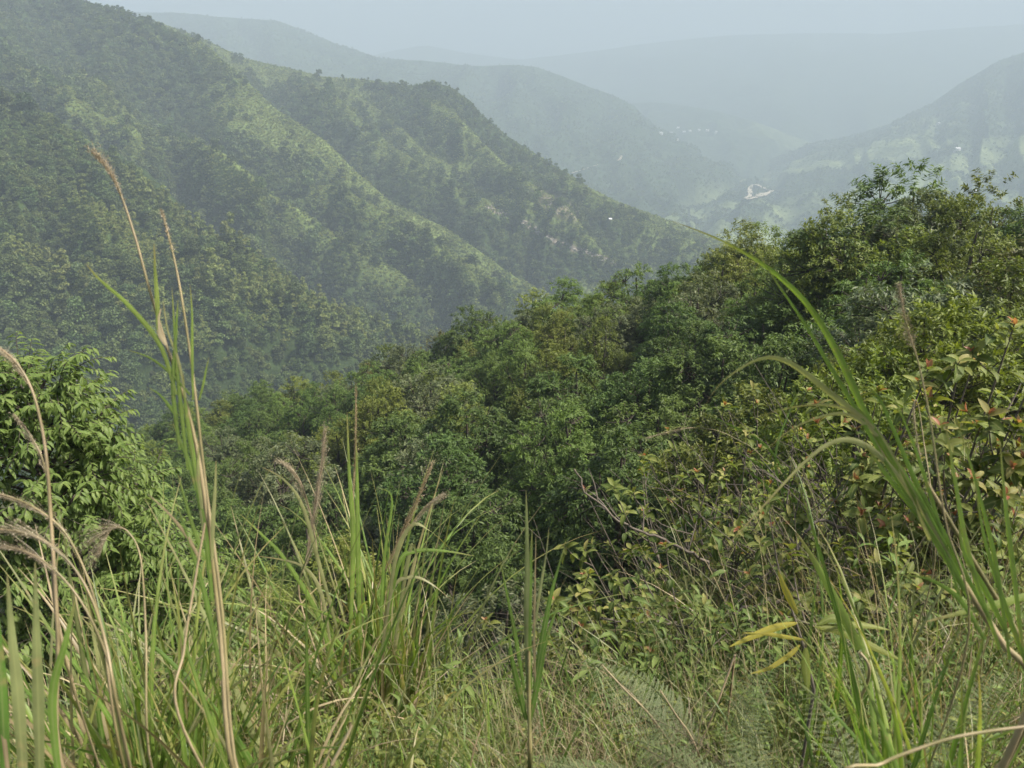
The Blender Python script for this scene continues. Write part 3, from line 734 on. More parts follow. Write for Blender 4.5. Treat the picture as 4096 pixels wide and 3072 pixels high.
SKY = [(918, 163, 31, 'airy dark', 1.0, 'tallest grey green tree on the skyline at the upper right'),
       (1002, 177, 28, 'airy olive', 0.9, 'open olive tree topping the wood near the right edge of the photo'),
       (846, 199, 30, 'airy olive', 0.8, 'slim olive tree with bare twiggy top left of the big dark tree'),
       (880, 203, 27, 'dark', 1.25, 'big dark drooping tree with deep shade on the right skyline'),
       (912, 232, 26, 'yellow', 1.0, 'bright yellow green tree right of the big dark tree'),
       (936, 194, 30, 'olive', 1.0, 'rounded olive tree just right of and below the tallest skyline tree'),
       (968, 200, 29, 'dark', 0.9, 'dark tree filling the gap between the two right skyline tops'),
       (1024, 206, 27, 'dark', 1.0, 'dark tree cut by the right edge of the photo'),
       (742, 223, 43, 'olive', 1.0, 'olive crown where the long arching reed blade meets the skyline'),
       (766, 221, 44, 'mid', 1.0, 'mid green pointed crown on the skyline left of the small dark tip'),
       (800, 229, 44, 'dark', 0.6, 'small dark pointed tip on the skyline above the saddle'),
       (822, 236, 38, 'brown', 1.0, 'brownish tree at the foot of the saddle in the skyline'),
       (716, 256, 45, 'olive', 1.0, 'low olive crown on the skyline between two higher ones'),
       (672, 264, 48, 'mid', 0.9, 'narrow crown on the skyline right of the double topped tree'),
       (637, 258, 50, 'mid', 1.0, 'double topped mid green tree rising from the middle skyline'),
       (606, 284, 50, 'olive', 1.0, 'low olive crown on the skyline left of the double topped tree'),
       (562, 278, 54, 'mid', 1.15, 'broad domed tree on the skyline right of the lone dark tree'),
       (534, 292, 55, 'olive', 1.0, 'olive shoulder crown left of the broad domed skyline tree'),
       (467, 304, 60, 'dark', 0.85, 'lone very dark tree standing out on the middle skyline'),
       (503, 320, 58, 'airy olive', 0.8, 'thin twiggy olive tree right of the lone dark skyline tree'),
       (440, 335, 63, 'brown', 1.0, 'brownish crown left of the lone dark skyline tree'),
       (385, 348, 66, 'olive', 1.0, 'olive crown on the skyline halfway down the spur'),
       (330, 375, 70, 'olive', 1.0, 'pale olive crown on the skyline behind the tall plumed grass'),
       (262, 382, 75, 'dark', 1.0, 'dark round crown on the skyline right of the leaning reed'),
       (228, 393, 78, 'airy dark', 0.8, 'thin grey tree on the skyline just right of the leaning reed'),
       (190, 404, 80, 'mid', 1.0, 'mid green crown on the skyline behind the leaning reed'),
       (150, 428, 83, 'yellow', 1.0, 'light green crown low on the skyline left of the leaning reed'),
       (870, 348, 9.5, 'yellow', 0.8, 'bright yellow green bush behind the plume on the right'),
       (965, 298, 11.0, 'yellow', 0.9, 'tall bright yellow green bush behind the red tipped leaves at right'),
       (920, 318, 11.5, 'yellow', 0.8, 'middle one of the three bright yellow green bushes at right'),
       (935, 262, 17.0, 'grey', 1.0, 'greyish bush with pale tips below the big dark tree'),
       (1012, 262, 16.0, 'olive', 1.0, 'olive shrub under the skyline trees at the right edge'),
       (655, 388, 22.0, 'mid', 1.1, 'large mid green tree with bamboo like leaves in the centre of the wood'),
       (770, 305, 26.0, 'dark', 1.1, 'dark glossy tree in the wood below the saddle in the skyline')]
for k, (px, py, d, s_, wd, lb) in enumerate(SKY): plant(px, py - 3, d, s_, k, wd * 1.15, lb)
rt = np.random.default_rng(5)
cand = []
for _ in range(9000):
    px = rt.uniform(60, 1080); t = rt.random() ** 2.4
    if rt.random() > 1: continue
    p, py = canopy(px, t); cand.append((px, float(py), t, *p))
cand = np.array(cand)
hero_p = np.array([at(a[0], a[1] + 8, a[2]) for a in SKY])
ok = np.min(np.linalg.norm(cand[:, None, 3:6] - hero_p[None], axis=2), 1) > 2.1
cand = cand[ok]
cand = cand[thin(cand[:, 3:6], 3.0)]
for k, (px, py, t, x, y, z) in enumerate(cand):
    q = vnoise(x * 0.16 + 9, y * 0.16) + rt.normal(0, 0.16)
    s_ = 'dark' if q < 0.36 else 'mid' if q < 0.58 else 'olive' if q < 0.97 else 'brown'
    u = rt.random()
    if u < 0.05 and px > 700: s_ = 'yellow'
    elif u < 0.12: s_ = 'grey'
    if px > 850 and t > 0.75 and u < 0.5: s_ = 'yellow'
    d = pix((x, y, z))[2]
    plant(px, py + rt.normal(0, 5) - 140.0 * rt.random() ** 1.3 * (9.0 / d), d, s_, k, rt.uniform(0.85, 1.12) * (1.12 - 0.15 * t))
# name each of the unnamed trees by kind, band and rank
ORD = ['leftmost', 'second', 'third', 'fourth', 'fifth', 'sixth', 'seventh', 'eighth', 'ninth', 'tenth', 'eleventh', 'twelfth', 'thirteenth', 'fourteenth', 'fifteenth', 'sixteenth', 'seventeenth', 'eighteenth', 'nineteenth', 'twentieth']
def band(t):
    y0 = np.interp(t['px'], _sk[:, 0], _sk[:, 1])
    q = (t['py'] - y0)
    return 'right under the skyline' if q < 15 else 'just below the skyline' if q < 38 else 'high in the wood' if q < 75 else 'halfway down the wood' if q < 135 else 'low in the wood'
side = lambda px: 'left' if px < 400 else 'middle' if px < 680 else 'right'
gr_ = {}
for t in trees:
    if t['label'] is None: gr_.setdefault((t['sp'], band(t), side(t['px'])), []).append(t)
print('TREEGROUPS', len(trees), {k: len(v) for k, v in gr_.items()})
for (s_, b_, h_), lst in gr_.items():
    lst.sort(key=lambda t: t['px'])
    for k, t in enumerate(lst):
        of = '' if len(lst) == 1 else (', leftmost there' if k == 0 else ', rightmost there' if k == len(lst) - 1 else ', %s from left' % ORD[min(k,19)])
        t['label'] = WORDS[s_] + ' ' + b_ + (' in the middle' if h_ == 'middle' else ' on the ' + h_) + of
for t in trees:
    e = empty('bushy_tree' if t['sp'] in ('yellow', 'grey') else 'tree', t['loc'], t['label'], 'tree', 'trees of the wood on the near spur')
    e.rotation_euler = (0, 0, R.random() * 6.283)
    e.scale = (t['sz'] * t['wide'], t['sz'] * t['wide'], t['sz'])
    tr, cr = PROTO[t['sp']][t['k']]
    obj('trunk', tr, e); obj('crown', cr, e)
print('TREES', len(trees), [round(t['sz'], 2) for t in trees[:40]])

# shade-loving bushes between the trunks
def bush(name, mat, n, h, r, L, W, droop, seed):
    rng = np.random.default_rng(seed)
    d = rand_dirs(n, rng); d[:, 2] = np.abs(d[:, 2])
    lob = rand_dirs(9, rng)
    P = d * (r * (0.45 + 0.55 * rng.random(n)) * (0.8 + 0.35 * np.max(d @ lob.T, 1)))[:, None] * np.array([1, 1, h / r])
    D = unit(d + rng.normal(0, 0.6, (n, 3)) + np.array([0, 0, -droop]))
    Sd = unit(np.cross(D, np.array([0, 0, 1.0]) + 0.4 * rng.normal(0, 1, (n, 3))))
    V, F = leaf_quads(P, D, Sd, L * (0.6 + 0.7 * rng.random(n)), W * (0.7 + 0.6 * rng.random(n)), 0.22)
    return bpy.data.objects.new(name, mesh_of(name, V, F, {'v': np.repeat(np.clip(rng.normal(0.45, 0.18, n), 0, 1), 4)}, mats=[mat]))
ub = [bush('wood_bush', TREE_MATS[s_], 2600, 1.5, 1.2, 0.17, 0.055, 0.5, 300 + k) for k, s_ in enumerate(('dark', 'mid', 'olive', 'brown'))]
px = R.uniform(0, 1100, 1500); t = R.random(1500) ** 1.6
p, _ = canopy(px, t)
p[:, 2] = ground_z(p[:, 0], p[:, 1]) - 0.1
k = thin(p, 1.5)
scatter('wood_undergrowth', p[k], R.integers(0, 4, len(k)), R.uniform(0.4, 0.8, len(k)), ub, label='low leafy bushes filling the ground between the trees', cat='undergrowth')
# ================================================================== foreground
def grass_mat(name, stops, tan=(0.30, 0.22, 0.10), tip=0.7, trans=0.4):
    m = leaf_mat(name, stops, trans, 0.42, 0.12, spec=0.4)
    nt = m.node_tree; N, L = nt.nodes, nt.links
    h = next(n for n in N if n.type == 'HUE_SAT'); r = next(n for n in N if n.type == 'VALTORGB')
    a = N.new('ShaderNodeAttribute'); a.attribute_name = 't'
    v = N.new('ShaderNodeAttribute'); v.attribute_name = 'v'
    # blades die back from the tip, some more than others
    ad = N.new('ShaderNodeMath'); ad.operation = 'MULTIPLY_ADD'; ad.inputs[1].default_value = 0.35
    L.new(v.outputs['Fac'], ad.inputs[0]); L.new(a.outputs['Fac'], ad.inputs[2])
    mr = N.new('ShaderNodeMapRange'); mr.inputs[1].default_value = tip + 0.25; mr.inputs[2].default_value = tip + 0.55; mr.inputs[4].default_value = 0.75
    L.new(ad.outputs[0], mr.inputs[0])
    tc = N.new('ShaderNodeTexCoord'); ns = N.new('ShaderNodeTexNoise'); ns.inputs['Scale'].default_value = 14; ns.inputs['Detail'].default_value = 5
    L.new(tc.outputs['Object'], ns.inputs['Vector'])
    hv = N.new('ShaderNodeMapRange'); hv.inputs[1].default_value = 0.3; hv.inputs[2].default_value = 0.7; hv.inputs[3].default_value = 0.72; hv.inputs[4].default_value = 1.3
    L.new(ns.outputs[0], hv.inputs[0])
    mm = N.new('ShaderNodeMix'); mm.data_type = 'RGBA'; mm.blend_type = 'MULTIPLY'; mm.inputs[0].default_value = 1
    L.new(r.outputs[0], mm.inputs[6]); L.new(hv.outputs[0], mm.inputs[7])
    mx = N.new('ShaderNodeMix'); mx.data_type = 'RGBA'; mx.inputs[7].default_value = (*tan, 1)
    n3 = N.new('ShaderNodeTexNoise'); n3.inputs['Scale'].default_value = 38; n3.inputs['Detail'].default_value = 3
    L.new(tc.outputs['Object'], n3.inputs['Vector'])
    sp_ = N.new('ShaderNodeMapRange'); sp_.inputs[1].default_value = 0.62; sp_.inputs[2].default_value = 0.72; sp_.inputs[4].default_value = 0.55
    L.new(n3.outputs[0], sp_.inputs[0])
    mxx = N.new('ShaderNodeMath'); mxx.operation = 'MAXIMUM'
    L.new(mr.outputs[0], mxx.inputs[0]); L.new(sp_.outputs[0], mxx.inputs[1])
    L.new(mxx.outputs[0], mx.inputs[0]); L.new(mm.outputs[2], mx.inputs[6])
    rib = next(n for n in N if n.type == 'MIX' and abs(n.inputs[7].default_value[0] - 0.30) < 1e-4 and abs(n.inputs[7].default_value[2] - 0.13) < 1e-4)
    L.new(mx.outputs[2], rib.inputs[6])
    return m
G_GREEN = [(0, (0.045, 0.098, 0.016)), (0.45, (0.098, 0.180, 0.030)), (0.8, (0.175, 0.265, 0.050)), (1, (0.27, 0.31, 0.085))]
G_DRY = [(0, (0.12, 0.088, 0.045)), (0.5, (0.24, 0.185, 0.10)), (1, (0.44, 0.37, 0.23))]
G_WILT = [(0, (0.10, 0.13, 0.045)), (0.5, (0.20, 0.22, 0.09)), (1, (0.36, 0.34, 0.17))]
m_blade = grass_mat('grass_blade', G_GREEN)
m_dry = grass_mat('dry_blade', G_DRY, (0.42, 0.33, 0.19), 0.6, 0.25)
m_wilt = grass_mat('wilting_blade', G_WILT)
m_stalk = grass_mat('reed_stalk', [(0, (0.10, 0.12, 0.035)), (0.5, (0.20, 0.175, 0.075)), (1, (0.36, 0.29, 0.17))], (0.28, 0.215, 0.12), 0.5, 0.1)
m_plume = leaf_mat('plume_hair', [(0, (0.17, 0.135, 0.08)), (0.5, (0.31, 0.26, 0.165)), (1, (0.48, 0.425, 0.31))], 0.1, 0.8, 0.1, spec=0.1)
m_plume_red = leaf_mat('young_plume_hair', [(0, (0.15, 0.11, 0.06)), (0.5, (0.28, 0.215, 0.12)), (1, (0.42, 0.355, 0.23))], 0.1, 0.8, 0.1, spec=0.1)
m_shrub = leaf_mat('shrub_leaf', [(0, (0.048, 0.082, 0.018)), (0.45, (0.110, 0.150, 0.033)), (0.8, (0.200, 0.225, 0.055)), (1, (0.30, 0.28, 0.09))], 0.4, 0.55, 0.12, spec=0.22)
m_red = leaf_mat('young_red_leaf', [(0, (0.24, 0.075, 0.040)), (0.5, (0.36, 0.160, 0.085)), (1, (0.42, 0.27, 0.13))], 0.4, 0.45, 0.1)
m_yel = leaf_mat('yellow_leaf', [(0, (0.20, 0.20, 0.03)), (0.6, (0.42, 0.36, 0.07)), (1, (0.55, 0.40, 0.12))], 0.4, 0.5, 0.05)
m_fern = leaf_mat('fern_leaf', [(0, (0.06, 0.085, 0.030)), (0.5, (0.115, 0.150, 0.060)), (1, (0.20, 0.225, 0.11))], 0.35, 0.6, 0.15)
m_fern_dry = leaf_mat('dead_fern_leaf', [(0, (0.08, 0.066, 0.036)), (0.5, (0.13, 0.105, 0.062)), (1, (0.19, 0.155, 0.10))], 0.2, 0.7, 0.1)
m_big = leaf_mat('broad_tree_leaf', [(0, (0.058, 0.102, 0.022)), (0.5, (0.120, 0.182, 0.042)), (1, (0.195, 0.255, 0.072))], 0.42, 0.5, 0.1, spec=0.25)

VIEW = lambda p: unit(np.asarray(p, float))
def px_curve(pts, d=None, n=16):
    """centre line through picture points (px,py[,depth])"""
    q = np.array([at(p[0], p[1], p[2] if len(p) > 2 else d) for p in pts])
    return catmull(q, n) if len(q) > 2 else q[0] + (q[1] - q[0]) * np.linspace(0, 1, n)[:, None]

class Reed:
    """one clump or shoot of tall grass: leaves, wilted leaves, stalks with their plumes"""
    def __init__(s, loc, label, name='tall_grass', group='clumps of tall grass in the foreground'):
        s.loc = np.array([loc[0], loc[1], float(ground_z(loc[0], loc[1])) - 0.03])
        s.e = empty(name, s.loc, label, 'grass', group)
        s.g, s.w, s.d = MB(), MB(), MB()
    def blades(s, n, L, rng, W=0.011, th=(0.03, 0.35), bend=(0.2, 1.3), spread=0.12, az=None, dry=0.12, wilt=0.2, up=0.0, vshift=0.0):
        off = rng.normal(0, spread, (n, 2))
        base = np.c_[s.loc[0] + off[:, 0], s.loc[1] + off[:, 1], np.full(n, s.loc[2])]
        if up: base[:, 2] += up * rng.random(n)
        a = rng.random(n) * 6.283 if az is None else az + rng.normal(0, 0.9, n)
        Ls = L * (0.55 + 0.5 * rng.random(n))
        C = blade_curves(n, base, Ls, rng.uniform(*th, n), rng.uniform(*bend, n) * (0.6 + 0.8 * rng.random(n)), a, rng)
        Sd = unit(np.c_[-np.sin(a), np.cos(a), np.zeros(n)] + rng.normal(0, 0.45, (n, 3)))
        wd = W * (0.6 + 0.7 * rng.random(n))
        k = rng.random(n); v = np.clip(rng.normal(0.5 + vshift, 0.22, n), 0, 1)
        for mb, m in ((s.d, k < dry), (s.w, (k >= dry) & (k < dry + wilt)), (s.g, k >= dry + wilt)):
            if m.any(): mb.add(*ribbons(C[m], wd[m], Sd[m], v[m]))
        return s
    def blade(s, pts, d, W, v=0.5, kind='g', n=18, base=0.6, face=0.8):
        c = px_curve(pts, d, n)
        T = unit(c[-1] - c[0]); sd = unit(np.cross(T, VIEW(c[n // 2])))
        sd = unit(sd + (1 - face) * VIEW(c[n // 2]))
        {'g': s.g, 'w': s.w, 'd': s.d}[kind].add(*ribbons(c[None], np.array([W]), sd[None], np.array([v]), 0.15, base))
        return s
    def stalk(s, pts, d, r=0.003, v=0.5, plume=None, hair=0.05, nh=260, open_=0.25, red=False, to_ground=True, r1=None, hw=0.0009, side=None, lobes=None):
        q = [at(p[0], p[1], p[2] if len(p) > 2 else d) for p in pts]
        if to_ground:
            b = s.loc if to_ground is True else q[0]
            q = [b] + [b * 0.5 + q[0] * 0.5 + np.array([0, 0, 0.05])] + q
        c = catmull(np.array(q), 40)
        mb = MB(); V, F = tube(c, np.linspace(r, r1 or r * 0.35, 40), 6)
        mb.add(V, F, np.repeat(np.clip(v + 0.15 * np.sin(np.arange(40) * 0.9), 0, 1), 6), np.repeat(np.linspace(0, 0.7, 40), 6))
        # leaf joints
        o = obj('stalk', mb.mesh('stalk', m_stalk, True), s.e); o.location = -s.loc
        if plume:
            rng = np.random.default_rng(int(abs(pts[0][0]) * 7 + abs(pts[-1][1])))
            a0 = plume
            u = a0 + (1 - a0) * rng.random(nh) ** 0.85
            i = u * 39; i0 = np.minimum(i.astype(int), 38); f = (i - i0)[:, None]
            P = c[i0] * (1 - f) + c[i0 + 1] * f
            T = unit(c[i0 + 1] - c[i0]); w_ = (u - a0) / (1 - a0)
            out = unit(np.cross(T, rand_dirs(nh, rng)))
            if side is not None: out = unit(out * 0.55 + np.asarray(side, float))
            ln = hair * (0.45 + 0.75 * rng.random(nh)) * (1.05 - 0.75 * w_) * np.clip(w_ * 5 + 0.35, 0, 1)
            ss = np.linspace(0, 1, 6)
            cv = P[:, None] + (T[:, None] * ss[None, :, None] + out[:, None] * open_ * (ss ** 1.1)[None, :, None] + np.array([0, 0, -1.0]) * (open_ * 0.9 * ss ** 2.2)[None, :, None]) * ln[:, None, None]
            V, F, vv, tt, _c = ribbons(cv, np.full(nh, hw * 0.55), rand_dirs(nh, rng), np.clip(rng.normal(0.5, 0.22, nh), 0, 1), 0.1, 0.8)
            pm = MB(); pm.add(V, F, vv, tt)
            # seed grains along the hairs
            gi = np.repeat(np.arange(nh), 3); gs = rng.integers(1, 6, len(gi))
            gp = cv[gi, gs] + rng.normal(0, hw, (len(gi), 3)); gd = unit(T[gi] + 0.6 * out[gi] + rng.normal(0, 0.35, (len(gi), 3)))
            V, F = leaf_quads(gp, gd, unit(np.cross(gd, rand_dirs(len(gi), rng))), np.full(len(gi), hw * 4.2), np.full(len(gi), hw * 1.2))
            pm.add(V, F, np.repeat(np.clip(rng.normal(0.55, 0.25, len(gi)), 0, 1), 4), 0.5)
            po = obj('plume', pm.mesh('plume', m_plume_red if red else m_plume), o)
        return s
    def done(s):
        for mb, nm, m in ((s.g, 'leaves', m_blade), (s.w, 'wilted_leaves', m_wilt), (s.d, 'dry_leaves', m_dry)):
            if mb.n:
                o = obj(nm, mb.mesh(nm, m, True), s.e); o.location = -s.loc
        return s.e

def foot(px, d):
    """a point on the ground below the picture column px, about d metres out"""
    x = (px - 512) / FPX * d; return (x, d * 0.88)

rg = np.random.default_rng(31)
# ---- the leaning reed at the left, taller than everything round it
r = Reed(foot(240, 1.3), 'tallest reed of the left foreground, two dry plumed stalks leaning left', 'reed')
r.stalk([(232, 768), (221, 640), (211, 550), (199, 460), (185, 400), (168, 350), (151, 295), (136, 240), (121, 195), (109, 172), (102, 163)], 1.25, 0.0042, 0.65, plume=0.78, hair=0.085, nh=170, open_=0.07, r1=0.0012)
r.stalk([(236, 768), (222, 610), (205, 480), (196, 400), (186, 325), (177, 272), (169, 238), (163, 216)], 1.30, 0.0036, 0.7, plume=0.78, hair=0.045, nh=90, open_=0.07, r1=0.0012)
r.stalk([(180, 720), (184, 650), (196, 575), (205, 523)], 1.2, 0.0024, 0.95, r1=0.0016)
for pts, wd, v, kd in [
    ([(176, 395), (160, 345), (128, 305), (100, 280), (86, 264)], 0.0075, 0.75, 'g'), ([(158, 330), (157, 300), (155, 270), (154, 243)], 0.0071, 0.85, 'g'),
    ([(193, 400), (192, 350), (192, 315), (190, 284)], 0.0045, 0.75, 'g'), ([(188, 470), (180, 400), (175, 340), (172, 287)], 0.0060, 0.6, 'g'),
    ([(180, 450), (173, 390), (176, 330), (178, 300)], 0.0067, 0.5, 'g'), ([(190, 395), (171, 374), (150, 358), (128, 350)], 0.0045, 0.55, 'g'),
    ([(199, 400), (203, 385), (206, 370), (209, 357)], 0.0037, 0.7, 'g'), ([(178, 420), (172, 410), (160, 395), (149, 388)], 0.0053, 0.45, 'g'),
    ([(196, 490), (188, 460), (179, 438), (173, 423)], 0.0060, 0.5, 'g'), ([(212, 560), (213, 520), (215, 490), (216, 460)], 0.0067, 0.6, 'w'),
    ([(205, 560), (194, 530), (185, 500), (178, 474)], 0.0060, 0.55, 'g'), ([(200, 560), (188, 538), (170, 515), (148, 494)], 0.0053, 0.4, 'd'),
    ([(205, 540), (200, 500), (198, 470), (199, 440)], 0.0075, 0.5, 'w'), ([(200, 500), (192, 450), (186, 410), (183, 372)], 0.0075, 0.65, 'g'),
    ([(166, 345), (160, 335), (158, 322), (161, 308)], 0.0067, 0.8, 'd'), ([(186, 398), (178, 360), (168, 332), (163, 300)], 0.0045, 0.6, 'w'),
    ([(212, 600), (206, 540), (196, 480), (190, 440)], 0.0083, 0.45, 'g'), ([(222, 680), (206, 600), (190, 545), (176, 500)], 0.0075, 0.4, 'g')]:
    r.blade(pts, 1.24, wd, v, kd)
r.blades(16, 0.9, rg, 0.010, (0.0, 0.2), (0.1, 0.7), 0.05, up=0.3)
r.done()
# ---- plumed reed at the left edge
r = Reed(foot(62, 1.35), 'plumed dry reed arching in from the left edge of the photo', 'reed')
r.stalk([(62, 768), (58, 640), (51, 520), (46, 455), (38, 410), (28, 381), (14, 360), (-4, 345)], 1.2, 0.0042, 0.75, plume=0.72, hair=0.085, nh=260, open_=0.22, r1=0.001, side=(-0.6, 0, -0.5))
r.stalk([(60, 640), (52, 520), (44, 465), (33, 440), (20, 420)], 1.22, 0.002, 0.7, plume=0.6, hair=0.06, nh=110, open_=0.2, r1=0.0008, side=(-0.6, 0, -0.5))
r.blades(14, 0.8, rg, 0.010, (0.05, 0.35), (0.3, 1.2), 0.06)
r.done()
# ---- drooping plumes left
r = Reed(foot(135, 1.6), 'dry reed with a hooked drooping plume left of the leaning reed', 'reed')
r.stalk([(150, 760), (146, 640), (143, 580), (138, 548), (126, 530), (114, 528), (106, 536)], 1.5, 0.003, 0.8, plume=0.74, hair=0.12, nh=240, open_=0.3, r1=0.0008, side=(-0.1, 0, -0.9))
r.blades(18, 0.9, rg, 0.010, (0.05, 0.35), (0.4, 1.5), 0.06, wilt=0.4)
r.done()
r = Reed(foot(80, 1.2), 'grey arching plumes drooping out over the left edge of the photo', 'reed')
r.stalk([(120, 720), (105, 640), (85, 585), (55, 548), (20, 532), (-20, 528)], 1.1, 0.0028, 0.7, plume=0.6, hair=0.12, nh=240, open_=0.16, r1=0.0008, side=(-0.2, 0, -0.7))
r.stalk([(122, 730), (108, 660), (80, 600), (45, 562), (10, 548), (-25, 552)], 1.15, 0.0028, 0.6, plume=0.6, hair=0.12, nh=220, open_=0.16, r1=0.0008, side=(-0.2, 0, -0.7))
r.stalk([(118, 740), (100, 620), (70, 540), (30, 505), (-15, 490)], 1.2, 0.0028, 0.6, plume=0.62, hair=0.1, nh=180, open_=0.16, r1=0.0008, side=(-0.2, 0, -0.7))
r.blades(14, 0.75, rg, 0.010, (0.05, 0.4), (0.4, 1.4), 0.06, wilt=0.4)
r.done()
# ---- broad bright blades at the left edge
r = Reed(foot(15, 1.0), 'broad grey green grass blades standing at the left edge of the photo')
for pts, wd, v, kd in [([(24, 790), (18, 700), (12, 640), (7, 574)], 0.014, 0.35, 'w'), ([(40, 790), (38, 700), (36, 630), (35, 562)], 0.013, 0.3, 'w'), ([(6, 790), (2, 700), (-2, 640), (-4, 600)], 0.013, 0.4, 'g'),
                       ([(60, 790), (52, 700), (66, 640), (75, 600)], 0.010, 0.7, 'g'), ([(10, 790), (4, 740), (-3, 700), (-10, 670)], 0.005, 0.5, 'd')]:
    r.blade(pts, 0.95, wd, v, kd)
r.blades(12, 0.7, rg, 0.011, (0.0, 0.3), (0.2, 0.9), 0.08)
r.done()
# ---- the leafy clumps that fill the lower left
for k, (px, d, n, L, sp_, lb, kw) in enumerate([
    (30, 1.5, 34, 1.05, 0.13, 'leafy green grass clump low at the left edge under the arching plumes', {}),
    (100, 1.7, 40, 1.05, 0.14, 'dense green grass clump in front of the broad leaved tree', {}),
    (165, 1.55, 40, 1.0, 0.13, 'green grass clump at the foot of the leaning reed on its left', {}),
    (75, 2.3, 40, 1.05, 0.18, 'tall arching grass clump against the broad leaved tree', {'wilt': 0.35}),
    (150, 2.4, 40, 1.05, 0.18, 'tangled half dry grass clump right of the broad leaved tree', {'dry': 0.25, 'wilt': 0.35}),
    (250, 1.8, 24, 0.75, 0.12, 'loose green grass clump just right of the leaning reed', {'wilt': 0.3}),
    (215, 1.1, 26, 0.62, 0.09, 'short bright grass clump along the bottom edge under the leaning reed', {'vshift': 0.15}),
    (115, 1.1, 26, 0.62, 0.09, 'short bright grass clump along the bottom edge left of the leaning reed', {'vshift': 0.1}),
    (310, 1.25, 24, 0.6, 0.09, 'short arching grass clump at the bottom edge below the plumed clump', {}),
    (295, 2.6, 26, 0.9, 0.14, 'wispy dry grass clump left of the plumed clump', {'dry': 0.3, 'wilt': 0.3}),
    (450, 2.0, 22, 0.40, 0.16, 'low spreading grass clump right of the plumed clump', {'wilt': 0.4}),
    (420, 1.5, 20, 0.42, 0.12, 'low green grass tuft at the bottom edge right of the plumed clump', {}),
    (500, 1.7, 18, 0.38, 0.12, 'small grass tuft at the bottom edge near the lone upright shoot', {'dry': 0.3})]):
    big = px < 200 and d > 1.2
    Reed(foot(px, d), lb).blades(int(n * (1.7 if big else 1.3)), L * (1.08 if big else 0.9), rg, 0.0135 if big else 0.0105, (0.01, 0.30), (0.08, 1.25), sp_ * 0.9, **dict(dict(vshift=0.06), **kw)).done()
# ---- the plumed clump in the middle left
r = Reed(foot(365, 3.0), 'large green grass clump with pale and reddish plumes left of centre')
r.blades(170, 1.55, rg, 0.0165, (0.02, 0.26), (0.2, 1.4), 0.11, dry=0.08, wilt=0.12, vshift=0.08)
r.blades(60, 1.1, rg, 0.011, (0.15, 0.55), (0.5, 1.7), 0.15, dry=0.3, wilt=0.3)
r.stalk([(335, 700), (300, 600), (306, 560), (314, 515), (321, 470), (324, 440)], 2.9, 0.005, 0.9, plume=0.50, hair=0.24, nh=300, open_=0.10, r1=0.001, hw=0.0016)
r.stalk([(330, 690), (318, 560), (312, 520), (304, 490), (296, 474), (288, 466)], 2.95, 0.004, 0.8, plume=0.55, hair=0.17, nh=260, open_=0.24, r1=0.001, hw=0.0015, side=(-0.6, 0, -0.3))
r.stalk([(352, 700), (350, 600), (352, 520), (355, 460), (356, 395)], 2.9, 0.006, 0.35, plume=0.66, hair=0.16, nh=240, open_=0.05, r1=0.001, hw=0.0015, red=True)
r.stalk([(360, 690), (370, 610), (392, 556), (410, 515), (429, 471)], 2.9, 0.006, 0.45, plume=0.55, hair=0.2, nh=300, open_=0.08, r1=0.001, hw=0.0016, red=True)
r.stalk([(372, 680), (385, 600), (404, 540), (420, 512), (436, 497)], 3.1, 0.004, 0.5, plume=0.68, hair=0.15, nh=200, open_=0.24, r1=0.001, hw=0.0014, side=(0.5, 0, -0.4))
for pts, wd, v, kd in [([(340, 640), (318, 560), (302, 505), (284, 480), (262, 467)], 0.014, 0.6, 'w'), ([(340, 700), (320, 620), (285, 560), (262, 535), (240, 514)], 0.016, 0.6, 'g'),
                       ([(385, 640), (395, 560), (412, 525), (432, 532), (452, 551)], 0.016, 0.6, 'w'), ([(385, 640), (398, 565), (416, 551), (445, 551), (474, 556)], 0.016, 0.55, 'g'),
                       ([(380, 660), (392, 590), (412, 577), (432, 584), (451, 600)], 0.013, 0.7, 'w'), ([(350, 640), (353, 540), (349, 470), (347, 412)], 0.018, 0.75, 'g'),
                       ([(360, 640), (358, 560), (357, 480), (356, 440)], 0.018, 0.7, 'g'), ([(380, 640), (384, 560), (392, 500), (379, 488)], 0.012, 0.55, 'g'),
                       ([(330, 640), (320, 590), (300, 565), (258, 556)], 0.013, 0.7, 'w'), ([(395, 640), (408, 560), (414, 545), (420, 575)], 0.015, 0.5, 'w')]:
    r.blade(pts, 2.8, wd, v, kd)
r.done()
# ---- the lone shoot
r = Reed(foot(529, 2.0), 'lone upright shoot of long narrow blades right of centre', 'reed')
for pts, wd, v, kd in [([(528, 690), (527, 620), (527, 550), (526, 490)], 0.017, 0.35, 'w'), ([(530, 690), (528, 640), (530, 580), (532, 530)], 0.016, 0.5, 'g'), ([(533, 640), (540, 590), (546, 555), (549, 527)], 0.007, 0.6, 'w'),
                       ([(534, 690), (542, 640), (552, 590), (565, 545)], 0.014, 0.4, 'g'), ([(524, 690), (516, 640), (508, 600), (500, 560)], 0.010, 0.5, 'g'), ([(536, 700), (534, 640), (535, 580), (536, 534)], 0.006, 0.5, 'd'),
                       ([(530, 720), (538, 680), (546, 640), (560, 600)], 0.015, 0.45, 'g'), ([(526, 720), (519, 690), (512, 660), (508, 630)], 0.015, 0.4, 'g')]:
    r.blade(pts, 1.9, wd, v, kd)
r.stalk([(530, 760), (529, 700), (529, 650)], 1.9, 0.008, 0.3, r1=0.004)
r.done()
